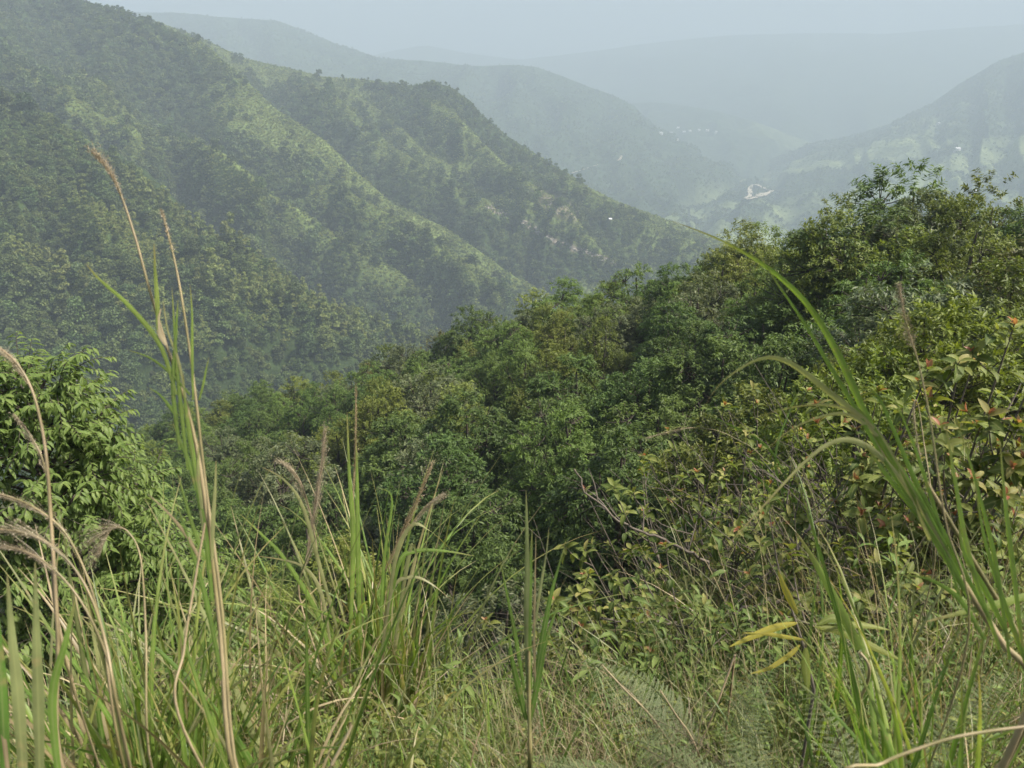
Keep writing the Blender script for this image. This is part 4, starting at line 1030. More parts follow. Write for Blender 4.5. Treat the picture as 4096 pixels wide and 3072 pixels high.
# ---- the big arching reed at the right
r = Reed(foot(1010, 1.15), 'big green reed at right with one long blade arching up over the skyline', 'reed')
r.stalk([(1030, 700), (1000, 640), (959, 576), (930, 525), (905, 488), (884, 455), (872, 432)], 1.2, 0.0055, 0.7, r1=0.004)
r.stalk([(1040, 690), (1021, 640), (985, 580), (955, 530), (925, 480)], 1.22, 0.0045, 0.5, r1=0.003)
for pts, wd, v, kd, fc in [
    ([(962, 575), (900, 475), (868, 420), (848, 376), (829, 338), (806, 303), (778, 276), (748, 255), (716, 238), (672, 221)], 0.0105, 0.70, 'g', 0.7),
    ([(950, 560), (890, 470), (858, 413), (832, 370), (811, 334), (793, 306), (775, 280), (757, 250)], 0.0061, 0.58, 'g', 0.8),
    ([(950, 560), (905, 480), (876, 432), (838, 400), (806, 374), (785, 361), (765, 358), (740, 369), (715, 390), (698, 420)], 0.0094, 0.68, 'w', 0.6),
    ([(930, 530), (895, 460), (866, 426), (842, 414), (812, 420), (785, 434), (762, 455)], 0.0066, 0.83, 'w', 0.5),
    ([(920, 520), (885, 445), (858, 416), (838, 407), (815, 405), (790, 408), (760, 416)], 0.0061, 0.90, 'w', 0.5),
    ([(930, 540), (900, 480), (872, 450), (848, 440), (826, 446), (800, 467), (760, 510), (727, 546)], 0.0089, 0.78, 'w', 0.6),
    ([(965, 590), (925, 510), (890, 455), (868, 420), (850, 400)], 0.0097, 0.58, 'g', 0.9), ([(970, 600), (925, 525), (890, 480), (862, 440)], 0.0088, 0.63, 'g', 0.8),
    ([(990, 620), (950, 545), (915, 480), (880, 400), (859, 384)], 0.0072, 0.53, 'g', 0.9), ([(960, 600), (935, 510), (912, 440), (884, 376)], 0.0050, 0.63, 'g', 0.9),
    ([(1000, 650), (970, 560), (955, 480), (945, 420)], 0.0072, 0.83, 'g', 0.9), ([(1010, 660), (995, 560), (975, 480), (960, 430)], 0.0061, 0.73, 'g', 0.9),
    ([(985, 640), (960, 600), (930, 580), (900, 575)], 0.0072, 0.58, 'g', 0.8), ([(1024, 660), (1012, 560), (1005, 500), (1000, 440)], 0.0066, 0.78, 'g', 0.9),
    ([(1010, 640), (985, 590), (965, 555), (958, 520)], 0.0080, 0.68, 'g', 0.9), ([(1040, 700), (1010, 620), (985, 540), (975, 480)], 0.0066, 0.68, 'g', 0.9)]:
    r.blade(pts, 1.16, wd, v, kd, 24, face=fc)
r.blades(26, 0.85, rg, 0.011, (0.0, 0.35), (0.1, 0.8), 0.08, az=2.6, dry=0.05, wilt=0.1, up=0.25, vshift=0.1)
r.done()
r = Reed(foot(985, 1.5), 'leafy green grass clump crowding the right edge below the big reed')
r.blades(46, 1.0, rg, 0.012, (0.0, 0.4), (0.2, 1.1), 0.13, dry=0.06, wilt=0.15, vshift=0.1)
r.blade([(1045, 590), (1000, 604), (965, 612), (925, 622)], 1.2, 0.012, 0.9, 'g')
r.done()
r = Reed(foot(945, 1.9), 'thin grass clump with dry stems between the big reed and the shrubs')
r.blades(34, 1.0, rg, 0.009, (0.0, 0.4), (0.1, 0.9), 0.14, dry=0.3, wilt=0.2)
r.done()
r = Reed(foot(900, 1.35), 'low bright grass tuft near the bottom edge left of the big reed')
r.blades(24, 0.55, rg, 0.010, (0.05, 0.45), (0.2, 1.2), 0.1, dry=0.1)
r.done()
# grey plume standing before the bushes, a white seed head below it
r = Reed(foot(960, 1.2), 'grey brown bottlebrush plume standing before the yellow green bushes', 'reed')
r.stalk([(968, 640), (945, 520), (930, 420), (920, 370), (913, 345), (905, 318), (899, 285)], 1.1, 0.0016, 0.5, plume=0.72, hair=0.022, nh=260, open_=0.6, r1=0.0009, hw=0.0006)
r.done()
r = Reed(foot(925, 2.2), 'whitish hanging seed head under the red tipped leaves at right', 'reed')
r.stalk([(935, 560), (922, 430), (916, 400), (914, 412), (917, 440), (921, 460)], 2.0, 0.002, 0.8, plume=0.62, hair=0.04, nh=90, open_=0.25, r1=0.001, hw=0.0008)
r.done()
r = Reed(foot(720, 5.0), 'slender far reed with a dry plume pointing left above the red tipped shrubs', 'reed')
r.stalk([(790, 500), (760, 455), (738, 440), (715, 430), (690, 428), (668, 432), (650, 437)], 4.6, 0.003, 0.6, plume=0.72, hair=0.13, nh=80, open_=0.22, r1=0.0012, hw=0.0016)
for pts in ([(800, 510), (770, 450), (730, 425), (700, 412)], [(800, 510), (765, 470), (725, 445)], [(790, 520), (775, 460), (790, 410), (800, 390)], [(800, 530), (760, 480), (735, 470)]): r.blade(pts, 4.5, 0.014, 0.6, 'g')
r.done()
# tilted bright blade and the dry arch
r = Reed(foot(850, 1.75), 'single bright green blade leaning left above the yellow bamboo leaves', 'grass_shoot')
r.blade([(860, 650), (850, 629), (830, 590), (812, 557), (796, 532)], 1.7, 0.020, 0.9, 'g', base=0.9)
r.stalk([(868, 680), (860, 652)], 1.7, 0.004, 0.6, r1=0.003)
r.done()
r = Reed((0.95, 0.95), 'thick orange brown dry stem arching through the bottom right corner', 'dry_stem', None)
r.stalk([(850, 790), (882, 764), (915, 750), (952, 738), (990, 731), (1040, 725)], 0.85, 0.0020, 0.6, r1=0.0016)
r.done()
for k, (pts, d, lb) in enumerate([
    ([(602, 665), (625, 690), (650, 715), (673, 748)], 2.2, 'pale dry stem leaning right across the undergrowth bottom centre'),
    ([(660, 690), (676, 715), (690, 735), (705, 768)], 2.1, 'second thinner pale stem right of the leaning one'),
    ([(700, 745), (715, 710), (726, 680), (735, 655)], 2.3, 'straw stem leaning right beside the grey fern'),
    ([(330, 768), (345, 740), (352, 725)], 1.3, 'broken pale stub of stem at the bottom edge left of centre')]):
    c = px_curve(pts, d, 12); g0 = np.array([c[-1][0], c[-1][1], float(ground_z(c[-1][0], c[-1][1]))])
    if k == 3: g0 = np.array([c[0][0], c[0][1], float(ground_z(c[0][0], c[0][1]))]); c = c[::-1]
    c = np.r_[c, g0[None]]
    mb = MB(); mb.add(*tube(c - g0, np.linspace(0.002, 0.0035, len(c)), 6), v=0.95)
    o = obj('dry_stem', mb.mesh('dry_stem', m_stalk, True)); o.location = g0; tag(o, lb, 'stem', 'fallen dry stems in the undergrowth')

# ------------------------------------------------------------------ red tipped shrubs
def shrub(px, py, d, label, width=0.7, nros=26, ll=0.085, seed=0, red=0.75, lean=0.0, name='red_tipped_shrub'):
    rng = np.random.default_rng(900 + seed)
    top = at(px, py, d); gz = float(ground_z(top[0], top[1]))
    loc = np.array([top[0] + lean, top[1] + 0.1, gz - 0.05]); H = max(0.5, top[2] - gz)
    e = empty(name, loc, label, 'shrub', 'red tipped shrubs on the near slope at right')
    st, lf, rd = MB(), MB(), MB()
    tips = []
    ns = int(rng.integers(4, 7))
    for k in range(ns):
        a = k * 2.4 + rng.normal(0, 0.4)
        q = 1.0 if k == 0 else rng.uniform(0.55, 0.95)
        rr = 0.05 if k == 0 else rng.uniform(0.35, 1.0) * width * 0.6
        end = np.array([math.cos(a) * rr - (lean if k == 0 else lean * 0.6), math.sin(a) * rr - 0.1, H * q])
        mid = end * np.array([0.25, 0.25, 0.5]) + rng.normal(0, 0.05, 3)
        c = catmull(np.array([[rng.normal(0, .04), rng.normal(0, .04), 0], mid, end]), 12)
        st.add(*tube(c, np.linspace(0.0095, 0.003, 12), 6), v=0.5)
        tips.append((c[-1], unit(c[-1] - c[-2])))
        for j in range(max(2, int(nros * 1.35) // ns)):
            i = int(rng.integers(4, 11)); b = c[i]
            out = unit(np.array([rng.normal(), rng.normal(), 0.75 + 0.4 * rng.random()]))
            ln = width * rng.uniform(0.25, 0.75)
            c2 = catmull(np.array([b, b + out * ln * 0.5 + [0, 0, 0.01], b + out * ln * 0.9 + np.array([0, 0, ln * 0.28])]), 7)
            st.add(*tube(c2, np.linspace(0.0045, 0.0018, 7), 5), v=0.5)
            tips.append((c2[-1], unit(c2[-1] - c2[-2])))
            for q2 in (2, 4):                                    # leaves along the twig
                n = 2; D = unit(rand_dirs(n, rng) + np.array([0, 0, 0.2])); N_ = unit(np.array([[0, 0, 1.0]] * n) + 0.3 * rand_dirs(n, rng))
                V, F, t = curved_leaves(np.repeat(c2[q2][None], n, 0), D, N_, ll * rng.uniform(0.6, 1.1, n), ll * 0.42 * rng.uniform(.8, 1.1, n), rng.uniform(0.1, 0.7, n))
                lf.add(V, F, np.repeat(np.clip(rng.normal(0.36, 0.2, n), 0, 1), 15), t, 'm')
    for p, ax in tips:
        n = int(rng.integers(6, 10)); a = np.arange(n) * 2.4 + rng.random() * 6
        u = unit(np.cross(ax, rand_dirs(1, rng)[0])); w_ = np.cross(ax, u)
        el = np.linspace(0.05, 0.85, n) + rng.normal(0, 0.12, n)
        D = unit((u[None] * np.cos(a)[:, None] + w_[None] * np.sin(a)[:, None]) * np.cos(el)[:, None] + ax[None] * np.sin(el)[:, None])
        N_ = unit(ax[None] * np.cos(el)[:, None] - (u[None] * np.cos(a)[:, None] + w_[None] * np.sin(a)[:, None]) * np.sin(el)[:, None] + 0.25 * rand_dirs(n, rng))
        L_ = ll * np.linspace(1.15, 0.75, n) * rng.uniform(0.8, 1.2, n)
        P = p[None] - ax[None] * (np.linspace(0.035, 0.0, n))[:, None]
        V, F, t = curved_leaves(P, D, N_, L_, L_ * rng.uniform(0.38, 0.5, n), rng.uniform(0.1, 0.75, n), 0.22)
        lf.add(V, F, np.repeat(np.clip(np.linspace(0.30, 0.85, n) + rng.normal(0, 0.17, n), 0, 1), 15), t, 'm')
        if rng.random() < red:
            n = int(rng.integers(2, 5)); a = rng.random(n) * 6.283; el = rng.uniform(0.7, 1.35, n)
            D = unit((u[None] * np.cos(a)[:, None] + w_[None] * np.sin(a)[:, None]) * np.cos(el)[:, None] + ax[None] * np.sin(el)[:, None])
            N_ = unit(-(u[None] * np.cos(a)[:, None] + w_[None] * np.sin(a)[:, None]) + 0.3 * ax[None])
            L_ = ll * rng.uniform(0.35, 0.62, n)
            V, F, t = curved_leaves(np.repeat(p[None], n, 0), D, N_, L_, L_ * 0.4, rng.uniform(-0.1, 0.4, n), 0.3)
            rd.add(V, F, np.repeat(np.clip(rng.normal(0.5, 0.25, n), 0, 1), 15), t, 'm')
    for j in range(7):                                           # bare dead twigs
        a = rng.random() * 6.283; dd = np.array([math.cos(a), math.sin(a), rng.uniform(0.5, 1.6)]); dd = unit(dd) * H * rng.uniform(0.6, 1.05)
        c = catmull(np.array([[0, 0, 0.05], dd * 0.5 + rng.normal(0, .05, 3), dd]), 9); st.add(*tube(c, np.linspace(0.004, 0.0012, 9), 5), v=0.5)
        for m_ in range(3):
            i = int(rng.integers(3, 8)); d2 = unit(rand_dirs(1, rng)[0] + dd) * rng.uniform(0.1, 0.3)
            st.add(*tube(np.array([c[i], c[i] + d2 * 0.5 + rng.normal(0, .015, 3), c[i] + d2]), np.array([0.0022, 0.0016, 0.0009]), 4), v=0.5)
    obj('stems', st.mesh('stems', m_twig, True), e)
    obj('leaves', lf.mesh('leaves', m_shrub, True), e)
    if rd.n: obj('young_leaves', rd.mesh('young_leaves', m_red, True), e)
    return e
for k, (px, py, d, lb, wd, nr_, lean) in enumerate([
    (1003, 312, 3.3, 'highest red tipped shrub, its leafy head near the right edge of the photo', 0.45, 14, 0.0),
    (918, 357, 3.5, 'red tipped shrub with a broad leafy head right of the arching reed blade', 0.55, 18, 0.05),
    (967, 352, 4.2, 'thin red tipped shrub between the two highest leafy heads', 0.4, 12, 0.0),
    (1024, 372, 3.2, 'red tipped shrub cut by the right edge below the highest head', 0.5, 16, 0.0),
    (890, 400, 4.0, 'red tipped shrub half hidden behind the wide blades of the big reed', 0.6, 18, 0.1),
    (985, 420, 3.4, 'bushy red tipped shrub below the highest leafy heads', 0.7, 20, 0.0),
    (752, 398, 5.6, 'small far red tipped shrub with orange shoots under the drooping blade', 0.7, 22, 0.1),
    (800, 430, 5.0, 'yellowish red tipped shrub behind the arching blades', 0.8, 26, 0.0),
    (665, 441, 4.9, 'red tipped shrub with one rosette held high against the dark wood', 0.5, 16, 0.35),
    (690, 466, 4.6, 'dense red tipped shrub left of the arching blades', 0.8, 28, 0.25),
    (578, 480, 4.5, 'low red tipped shrub reaching far left on a long bare branch', 0.6, 20, 0.6),
    (640, 520, 4.2, 'sprawling red tipped shrub in the middle of the thicket', 0.8, 28, 0.35),
    (580, 545, 3.9, 'red tipped shrub with a single pale rosette against dark shade', 0.45, 14, 0.45),
    (730, 515, 4.2, 'twiggy red tipped shrub above the yellow bamboo leaves', 0.8, 26, 0.1),
    (650, 590, 3.4, 'low bright red tipped shrub at the lower left of the thicket', 0.6, 24, 0.25),
    (560, 600, 3.6, 'lowest red tipped shrub beside the lone upright shoot', 0.5, 18, 0.1),
    (830, 500, 4.0, 'grey twigged red tipped shrub under the big reed', 0.8, 26, 0.0),
    (880, 560, 3.0, 'leafy red tipped shrub in the shade of the big reed stems', 0.6, 22, 0.0)]):
    shrub(px, py, d, lb, wd, nr_, seed=k, lean=lean, ll=(0.066 if k > 5 else 0.086), red=0.25 if k > 8 else 0.5 if k > 5 else 0.75)
# long bare branches through the thicket
for k, (pts, d, rr, lb) in enumerate([
    ([(574, 470), (600, 505), (640, 533), (690, 552), (730, 585), (770, 613), (830, 640)], 4.0, 0.012, 'long grey bare branch slanting down right through the red tipped shrubs'),
    ([(600, 620), (650, 622), (700, 620), (745, 608), (790, 596)], 3.7, 0.010, 'dark nearly level branch low in the thicket'),
    ([(690, 640), (740, 590), (790, 560), (820, 520), (870, 545)], 3.8, 0.010, 'crooked grey branch rising right behind the yellow bamboo leaves')]):
    c = px_curve(pts, d, 40); c = c + np.random.default_rng(k).normal(0, 0.008, c.shape)
    g0 = np.array([c[-1][0], c[-1][1] + 0.2, float(ground_z(c[-1][0], c[-1][1] + 0.2)) - 0.05])
    c = np.r_[c, ((c[-1] + g0) / 2)[None], g0[None]] - g0
    mb = MB(); mb.add(*tube(c, np.linspace(rr * 0.35, rr, len(c)), 7), v=0.5)
    rng = np.random.default_rng(60 + k)
    for j in range(7):
        i = int(rng.integers(3, 36)); dd = unit(rand_dirs(1, rng)[0] + np.array([0, 0, 0.5])) * rng.uniform(0.15, 0.4)
        mb.add(*tube(catmull(np.array([c[i], c[i] + dd * 0.5 + rng.normal(0, .02, 3), c[i] + dd]), 7), np.linspace(rr * 0.4, 0.0012, 7), 5), v=0.5)
    o = obj('bare_branch', mb.mesh('bare_branch', m_twig, True)); o.location = g0; tag(o, lb, 'branch', 'bare branches in the thicket')

# ------------------------------------------------------------------ yellowing bamboo seedling
def leaf_px(pts, d, W, rows=14):
    c = px_curve(pts, d, rows); s = np.linspace(0, 1, rows)
    T = unit(c[-1] - c[0]); sd = unit(np.cross(T, VIEW(c[rows // 2])) + 0.25 * VIEW(c[0]))
    prof = np.sin(math.pi * np.clip(s, 0.03, 0.99) ** 0.75) ** 0.85
    U = np.cross(sd, T)
    wv = (prof * W * 0.5)[:, None]
    V = np.stack([c + sd * wv + U * wv * 0.35, c, c - sd * wv + U * wv * 0.35], 1).reshape(-1, 3)
    r_ = (np.arange(rows - 1) * 3)[:, None, None]; cc = np.arange(2)[None, :, None]
    F = (r_ + cc + np.array([0, 1, 4, 3])[None, None]).reshape(-1, 4)
    return V, F
b0 = at(812, 700, 1.95); b0[2] = float(ground_z(b0[0], b0[1]))
e = empty('dwarf_bamboo', b0, 'dwarf bamboo with long yellow leaves low at right of centre', 'bamboo')
sm = MB(); c = px_curve([(814, 690), (806, 655), (797, 625), (790, 605), (783, 592)], 1.9, 16) - b0
sm.add(*tube(np.r_[np.zeros((1, 3)), c], np.linspace(0.004, 0.0016, 17), 6), v=0.3)
obj('stem', sm.mesh('stem', m_twig, True), e)
for pts, W, m, nm in [([(797, 623), (775, 628), (752, 637), (729, 647)], 0.018, m_yel, 'yellow_leaf'), ([(805, 640), (785, 637), (765, 634), (742, 633)], 0.010, m_yel, 'yellow_leaf'), ([(797, 614), (790, 600), (783, 585), (778, 570)], 0.016, m_yel, 'yellow_leaf'),
                      ([(806, 648), (806, 665), (807, 680), (808, 695)], 0.022, m_shrub, 'green_leaf'), ([(815, 626), (840, 630), (870, 645), (905, 662)], 0.024, m_shrub, 'green_leaf'), ([(820, 632), (845, 625), (870, 626), (890, 630)], 0.016, m_shrub, 'green_leaf'),
                      ([(818, 624), (832, 618), (846, 622), (856, 632)], 0.022, m_shrub, 'green_leaf'), ([(800, 645), (790, 655), (770, 668), (750, 674)], 0.012, m_yel, 'yellow_leaf')]:
    V, F = leaf_px(pts, 1.88, W); mb = MB(); mb.add(V - b0, F, 0.55 + 0.3 * math.sin(pts[0][0] + pts[0][1]), 0.5, 'm')
    obj(nm, mb.mesh(nm, m, True), e)

# ------------------------------------------------------------------ ferns
def fern(px, py, d, label, nfr, L, seed, dead=0.0, name='fern'):
    rng = np.random.default_rng(1300 + seed)
    p = at(px, py, d); gz = float(ground_z(p[0], p[1])); loc = np.array([p[0], p[1], gz])
    e = empty(name, loc, label, 'fern', 'ferns in the lower right foreground')
    rise = max(0.1, p[2] - gz)
    for k in range(nfr):
        a = k * 2.4 + rng.normal(0, 0.4); Lk = L * rng.uniform(0.7, 1.1)
        C = blade_curves(1, np.array([[0, 0, 0.0]]), np.array([rise * 0.5 + Lk]), np.array([rng.uniform(0.3, 0.7)]), np.array([rng.uniform(1.0, 1.5)]), np.array([a]), rng, 60)[0]
        dd = rng.random() < dead
        mb = MB(); mb.add(*tube(C, np.linspace(0.0022, 0.0006, 60), 5), v=0.35)
        np_ = 17 if dd else 24
        s = np.linspace(0.38, 0.985, np_)
        P = np.stack([np.interp(s, np.linspace(0, 1, 60), C[:, q]) for q in range(3)], -1)
        T = unit(np.stack([np.interp(s, np.linspace(0, 1, 60), np.gradient(C[:, q])) for q in range(3)], -1))
        sv = unit(np.cross(T, np.array([0, 0, 1.0]))); up = np.cross(sv, T)
        w_ = Lk * 0.27 * np.sin(np.clip((s - 0.36) / 0.62, 0, 1) ** 0.55 * math.pi * 0.94 + 0.12) ** 0.8
        for sg in (-1, 1):
            D = unit(sv * sg + T * 0.45 - up * 0.12 + rng.normal(0, 0.05, (np_, 3)))
            # pinnules on each pinna
            m = 13; q = np.linspace(0.08, 0.98, m)
            PP = (P[:, None] + D[:, None] * (w_[:, None] * q[None])[..., None] - up[:, None] * (w_[:, None] * 0.25 * q[None] ** 2)[..., None])
            wl = (Lk * 0.010 + w_[:, None] * 0.075) * (0.6 if dd else 1) * (1 - 0.75 * q[None])
            for s2 in (-1, 1):
                side_ = unit(np.cross(D, up)) * s2
                DD = unit(side_ + D * 0.5)[:, None] + np.zeros((np_, m, 3))
                V, F = leaf_quads(PP.reshape(-1, 3), DD.reshape(-1, 3), unit(np.cross(DD, up[:, None])).reshape(-1, 3), wl.reshape(-1), (w_[:, None] * (0.035 if dd else 0.058) + np.zeros((np_, m))).reshape(-1), 0.05)
                mb.add(V, F, np.repeat(np.clip(rng.normal(0.5, 0.12) + rng.normal(0, 0.1, np_ * m), 0, 1), 4))
        o = obj('frond', mb.mesh('frond', m_fern_dry if dd else m_fern, False), e)
    return e
for k, (px, py, d, lb, n, L, dd) in enumerate([
    (735, 668, 1.95, 'grey green fern with fine fronds at the bottom right of centre', 8, 0.34, 0.1), (640, 735, 1.9, 'small bright fern at the bottom edge beside the pale stems', 6, 0.20, 0.0),
    (700, 712, 1.8, 'withered pinkish brown fern beside the grey green one', 5, 0.24, 0.9), (830, 705, 1.65, 'fern below the yellow bamboo leaves', 7, 0.28, 0.15),
    (930, 695, 1.45, 'dark fern under the big reed near the right edge', 8, 0.28, 0.1), (870, 735, 1.45, 'fern at the bottom edge left of the arching brown stem', 7, 0.24, 0.1),
    (990, 735, 1.4, 'fern in the bottom right corner of the photo', 7, 0.25, 0.1), (785, 745, 1.6, 'fern fronds along the bottom edge right of centre', 6, 0.24, 0.2), (960, 610, 1.9, 'high fern behind the stems of the big reed', 6, 0.28, 0.2)]):
    fern(px, py, d, lb, n, L, k, dd)

# ------------------------------------------------------------------ broad leaved tree at the left edge
def broad_tree():
    rng = np.random.default_rng(77)
    top = at(14, 334, 7.0); loc = np.array([top[0] - 0.1, top[1] + 0.2, float(ground_z(top[0], top[1])) - 0.2]); H = top[2] - loc[2]
    e = empty('broad_leaved_tree', loc, 'broad leaved light green tree filling the left edge behind the grass', 'tree')
    tr = MB(); zt = np.linspace(-0.4, H * 0.93, 10); wob = np.cumsum(rng.normal(0, 0.05, (10, 2)), 0)
    tr.add(*tube(np.c_[wob, zt], np.linspace(0.075, 0.012, 10), 8), v=0.5)
    lf = MB(); nb = 150
    for k in range(nb):
        f = 0.18 + 0.80 * (k + rng.random()) / nb; a = k * 2.4 + rng.normal(0, 0.3)
        Rr = (0.20 + 2.1 * (1 - f) ** 0.80) * rng.uniform(0.75, 1.08)
        b = np.array([np.interp(f * H * 0.92, zt, wob[:, 0]), np.interp(f * H * 0.92, zt, wob[:, 1]), f * H * 0.92])
        end = b + np.array([math.cos(a) * Rr, math.sin(a) * Rr, 0.25 + 0.12 * Rr]); mid = (b + end) / 2 + np.array([0, 0, 0.12])
        c = catmull(np.array([b, mid, end]), 10); tr.add(*tube(c, np.linspace(0.018, 0.004, 10), 5), v=0.5)
        for j in range(int(11 + 18 * (1 - f))):
            i = int(rng.integers(3, 10)); out = unit(np.array([math.cos(a), math.sin(a), 0.4]) + 0.9 * rand_dirs(1, rng)[0]); ln = rng.uniform(0.25, 0.5)
            c2 = catmull(np.array([c[i], c[i] + out * ln * 0.55 + [0, 0, 0.04], c[i] + out * ln]), 8); tr.add(*tube(c2, np.linspace(0.005, 0.0018, 8), 4), v=0.5)
            n = 13; s = np.linspace(0.15, 1, n); P = np.stack([np.interp(s * 7, np.arange(8), c2[:, q]) for q in range(3)], -1)
            az = np.arange(n) * 3.14 + rng.normal(0, 0.5, n); T = unit(c2[-1] - c2[0]); sv = unit(np.cross(T, [0, 0, 1.0])); up = np.cross(sv, T)
            D = unit(T[None] * 0.6 + sv[None] * np.cos(az)[:, None] * 0.9 + up[None] * np.sin(az)[:, None] * 0.3 + np.array([0, 0, -0.35]) + 0.25 * rand_dirs(n, rng))
            L_ = rng.uniform(0.065, 0.125, n)
            V, F, t = curved_leaves(P, D, unit(np.array([[0, 0, 1.0]] * n) + 0.35 * rand_dirs(n, rng)), L_, L_ * rng.uniform(0.30, 0.38, n), rng.uniform(0.2, 0.8, n), 0.2, 4)
            lf.add(V, F, np.repeat(np.clip(0.35 + 0.3 * s + rng.normal(0, 0.15, n), 0, 1), 12), t, 'm')
    obj('trunk', tr.mesh('trunk', m_bark, True), e); obj('crown', lf.mesh('crown', m_big, True), e)
broad_tree()

# ------------------------------------------------------------------ undergrowth over the near slope
def herb(name, mat, n, h, ll, asp, seed, stem=True):
    rng = np.random.default_rng(seed); mb = MB()
    for k in range(n):
        a = rng.random() * 6.283; r0 = rng.random() ** 0.5 * 0.22
        b = np.array([math.cos(a) * r0, math.sin(a) * r0, 0]); end = b + np.array([rng.normal(0, .10), rng.normal(0, .10), h * rng.uniform(0.5, 1.1)])
        c = catmull(np.array([b, (b + end) / 2 + rng.normal(0, .02, 3), end]), 8)
        mb.add(*tube(c, np.linspace(0.0028, 0.0012, 8), 4), v=0.85 if stem else 0.4)
        m = 13; s = np.linspace(0.2, 1, m); P = np.stack([np.interp(s * 7, np.arange(8), c[:, q]) for q in range(3)], -1); az = np.arange(m) * 2.4 + a
        el = rng.uniform(-0.2, 0.7, m)
        D = np.stack([np.cos(az) * np.cos(el), np.sin(az) * np.cos(el), np.sin(el)], -1); L_ = ll * rng.uniform(0.6, 1.2, m)
        V, F, t = curved_leaves(P, D, unit(np.array([[0, 0, 1.0]] * m) + 0.4 * rand_dirs(m, rng)), L_, L_ * asp, rng.uniform(0.1, 0.8, m), 0.2, 4)
        mb.add(V, F, np.repeat(np.clip(rng.normal(0.5, 0.2, m), 0, 1), 12), t, 'm')
    return bpy.data.objects.new(name, mb.mesh(name, mat, True))
def straw(name, mat, n, L, th, bend, W, seed):
    rng = np.random.default_rng(seed); a = rng.random(n) * 6.283
    C = blade_curves(n, np.c_[rng.normal(0, 0.13, (n, 2)), np.zeros(n)], L * rng.uniform(0.4, 1.1, n), rng.uniform(*th, n), rng.uniform(*bend, n), a, rng, 9)
    mb = MB(); mb.add(*ribbons(C, W * rng.uniform(0.5, 1.3, n), unit(np.c_[-np.sin(a), np.cos(a), np.zeros(n)] + rng.normal(0, 0.4, (n, 3))), np.clip(rng.normal(0.5, 0.25, n), 0, 1)))
    return bpy.data.objects.new(name, mb.mesh(name, mat, True))
up_ = [herb('herb', m_shrub, 16, 0.38, 0.036, 0.40, 401), herb('herb', TREE_MATS['mid'], 18, 0.34, 0.034, 0.42, 402), herb('herb', TREE_MATS['olive'], 16, 0.42, 0.034, 0.36, 403),
       straw('straw', m_dry, 60, 0.62, (0.0, 0.9), (0.1, 1.6), 0.0032, 404), straw('grass_tuft', m_blade, 56, 0.5, (0.05, 0.7), (0.2, 1.5), 0.0052, 405),
       straw('grass_tuft', m_wilt, 56, 0.6, (0.05, 0.8), (0.2, 1.6), 0.0036, 406), herb('herb', m_big, 12, 0.5, 0.055, 0.30, 407)]
n = 26000
uu_ = R.random(n); dd_ = 1.25 * (11.0 / 1.25) ** uu_; pp_ = R.uniform(-60, 1100, n)
x = (pp_ - 512) / FPX * dd_; y = dd_ * 0.9
P = np.stack([x, y, ground_z(x, y) - 0.02], -1)
keep = ~((pp_ > 190) & (pp_ < 610) & (dd_ > 1.9) & (R.random(n) < 0.97)); P = P[keep]
k = thin(P, 0.115); P = P[k]
q = fbm(P[:, 0] * 0.8, P[:, 1] * 0.8, 3) + R.normal(0, 0.12, len(P)); u = R.random(len(P))
pr = np.where(q < 0.42, np.where(u < 0.34, 1, np.where(u < 0.62, 2, np.where(u < 0.72, 3, np.where(u < 0.88, 5, 4)))), np.where(q < 0.58, np.where(u < 0.4, 0, np.where(u < 0.6, 5, np.where(u < 0.8, 4, 3))), np.where(u < 0.22, 3, np.where(u < 0.5, 5, np.where(u < 0.75, 4, 6)))))
dist = np.linalg.norm(P, axis=1)
scatter('undergrowth', P, pr, R.uniform(0.6, 1.25, len(P)) * np.clip(dist / 3.2, 0.62, 1.35), up_, label='tangle of herbs, straw and low grass over the near slope', cat='undergrowth')
# ================================================================== small things far off in the valley
m_white = plain_mat('white_wash', (0.60, 0.59, 0.56), 0.7, 0.05, 1)
m_roofg = plain_mat('pale_roof', (0.62, 0.63, 0.64), 0.5, 0.08, 1)
m_rock = plain_mat('pale_rock', (0.27, 0.245, 0.205), 0.9, 0.3, 0.5)
m_track = plain_mat('bare_earth', (0.46, 0.40, 0.30), 0.95, 0.2, 0.05)

def house(H, px, py, w_, h_, d_, yaw, label):
    p = hit(H, px, py)
    if p is None: print('NO HIT', px, py); return
    e = empty('farm_house', p, label, 'house', 'far white houses in the valley')
    e.rotation_euler = (0, 0, yaw)
    x, y = w_ / 2, d_ / 2
    V = np.array([(sx * x, sy * y, z) for z in (-4, h_) for sx, sy in ((-1, -1), (1, -1), (1, 1), (-1, 1))], float)
    V = np.r_[V, [(-x, 0, h_ + d_ * 0.3), (x, 0, h_ + d_ * 0.3)]]
    mb = MB(); mb.add(V, np.array([(0, 1, 5, 4), (1, 2, 6, 5), (2, 3, 7, 6), (3, 0, 4, 7)])); mb.add(V, np.array([(4, 8, 7), (5, 6, 9)]))
    obj('wall', mb.mesh('wall', m_white), e)
    o = 0.5; x2, y2, z0, z1 = x + o, y + o, h_ - 0.2, h_ + d_ * 0.3 + 0.15
    Rv = np.array([(-x2, -y2, z0), (x2, -y2, z0), (x2, 0, z1), (-x2, 0, z1), (-x2, y2, z0), (x2, y2, z0)], float)
    Rv = np.r_[Rv, Rv + [0, 0, 0.25]]
    mb = MB(); mb.add(Rv, np.array([(0, 1, 2, 3), (3, 2, 5, 4), (6, 7, 8, 9), (9, 8, 11, 10), (0, 1, 7, 6), (4, 5, 11, 10), (0, 3, 9, 6), (3, 4, 10, 9), (1, 2, 8, 7), (2, 5, 11, 8)]))
    obj('roof', mb.mesh('roof', m_roofg), e)
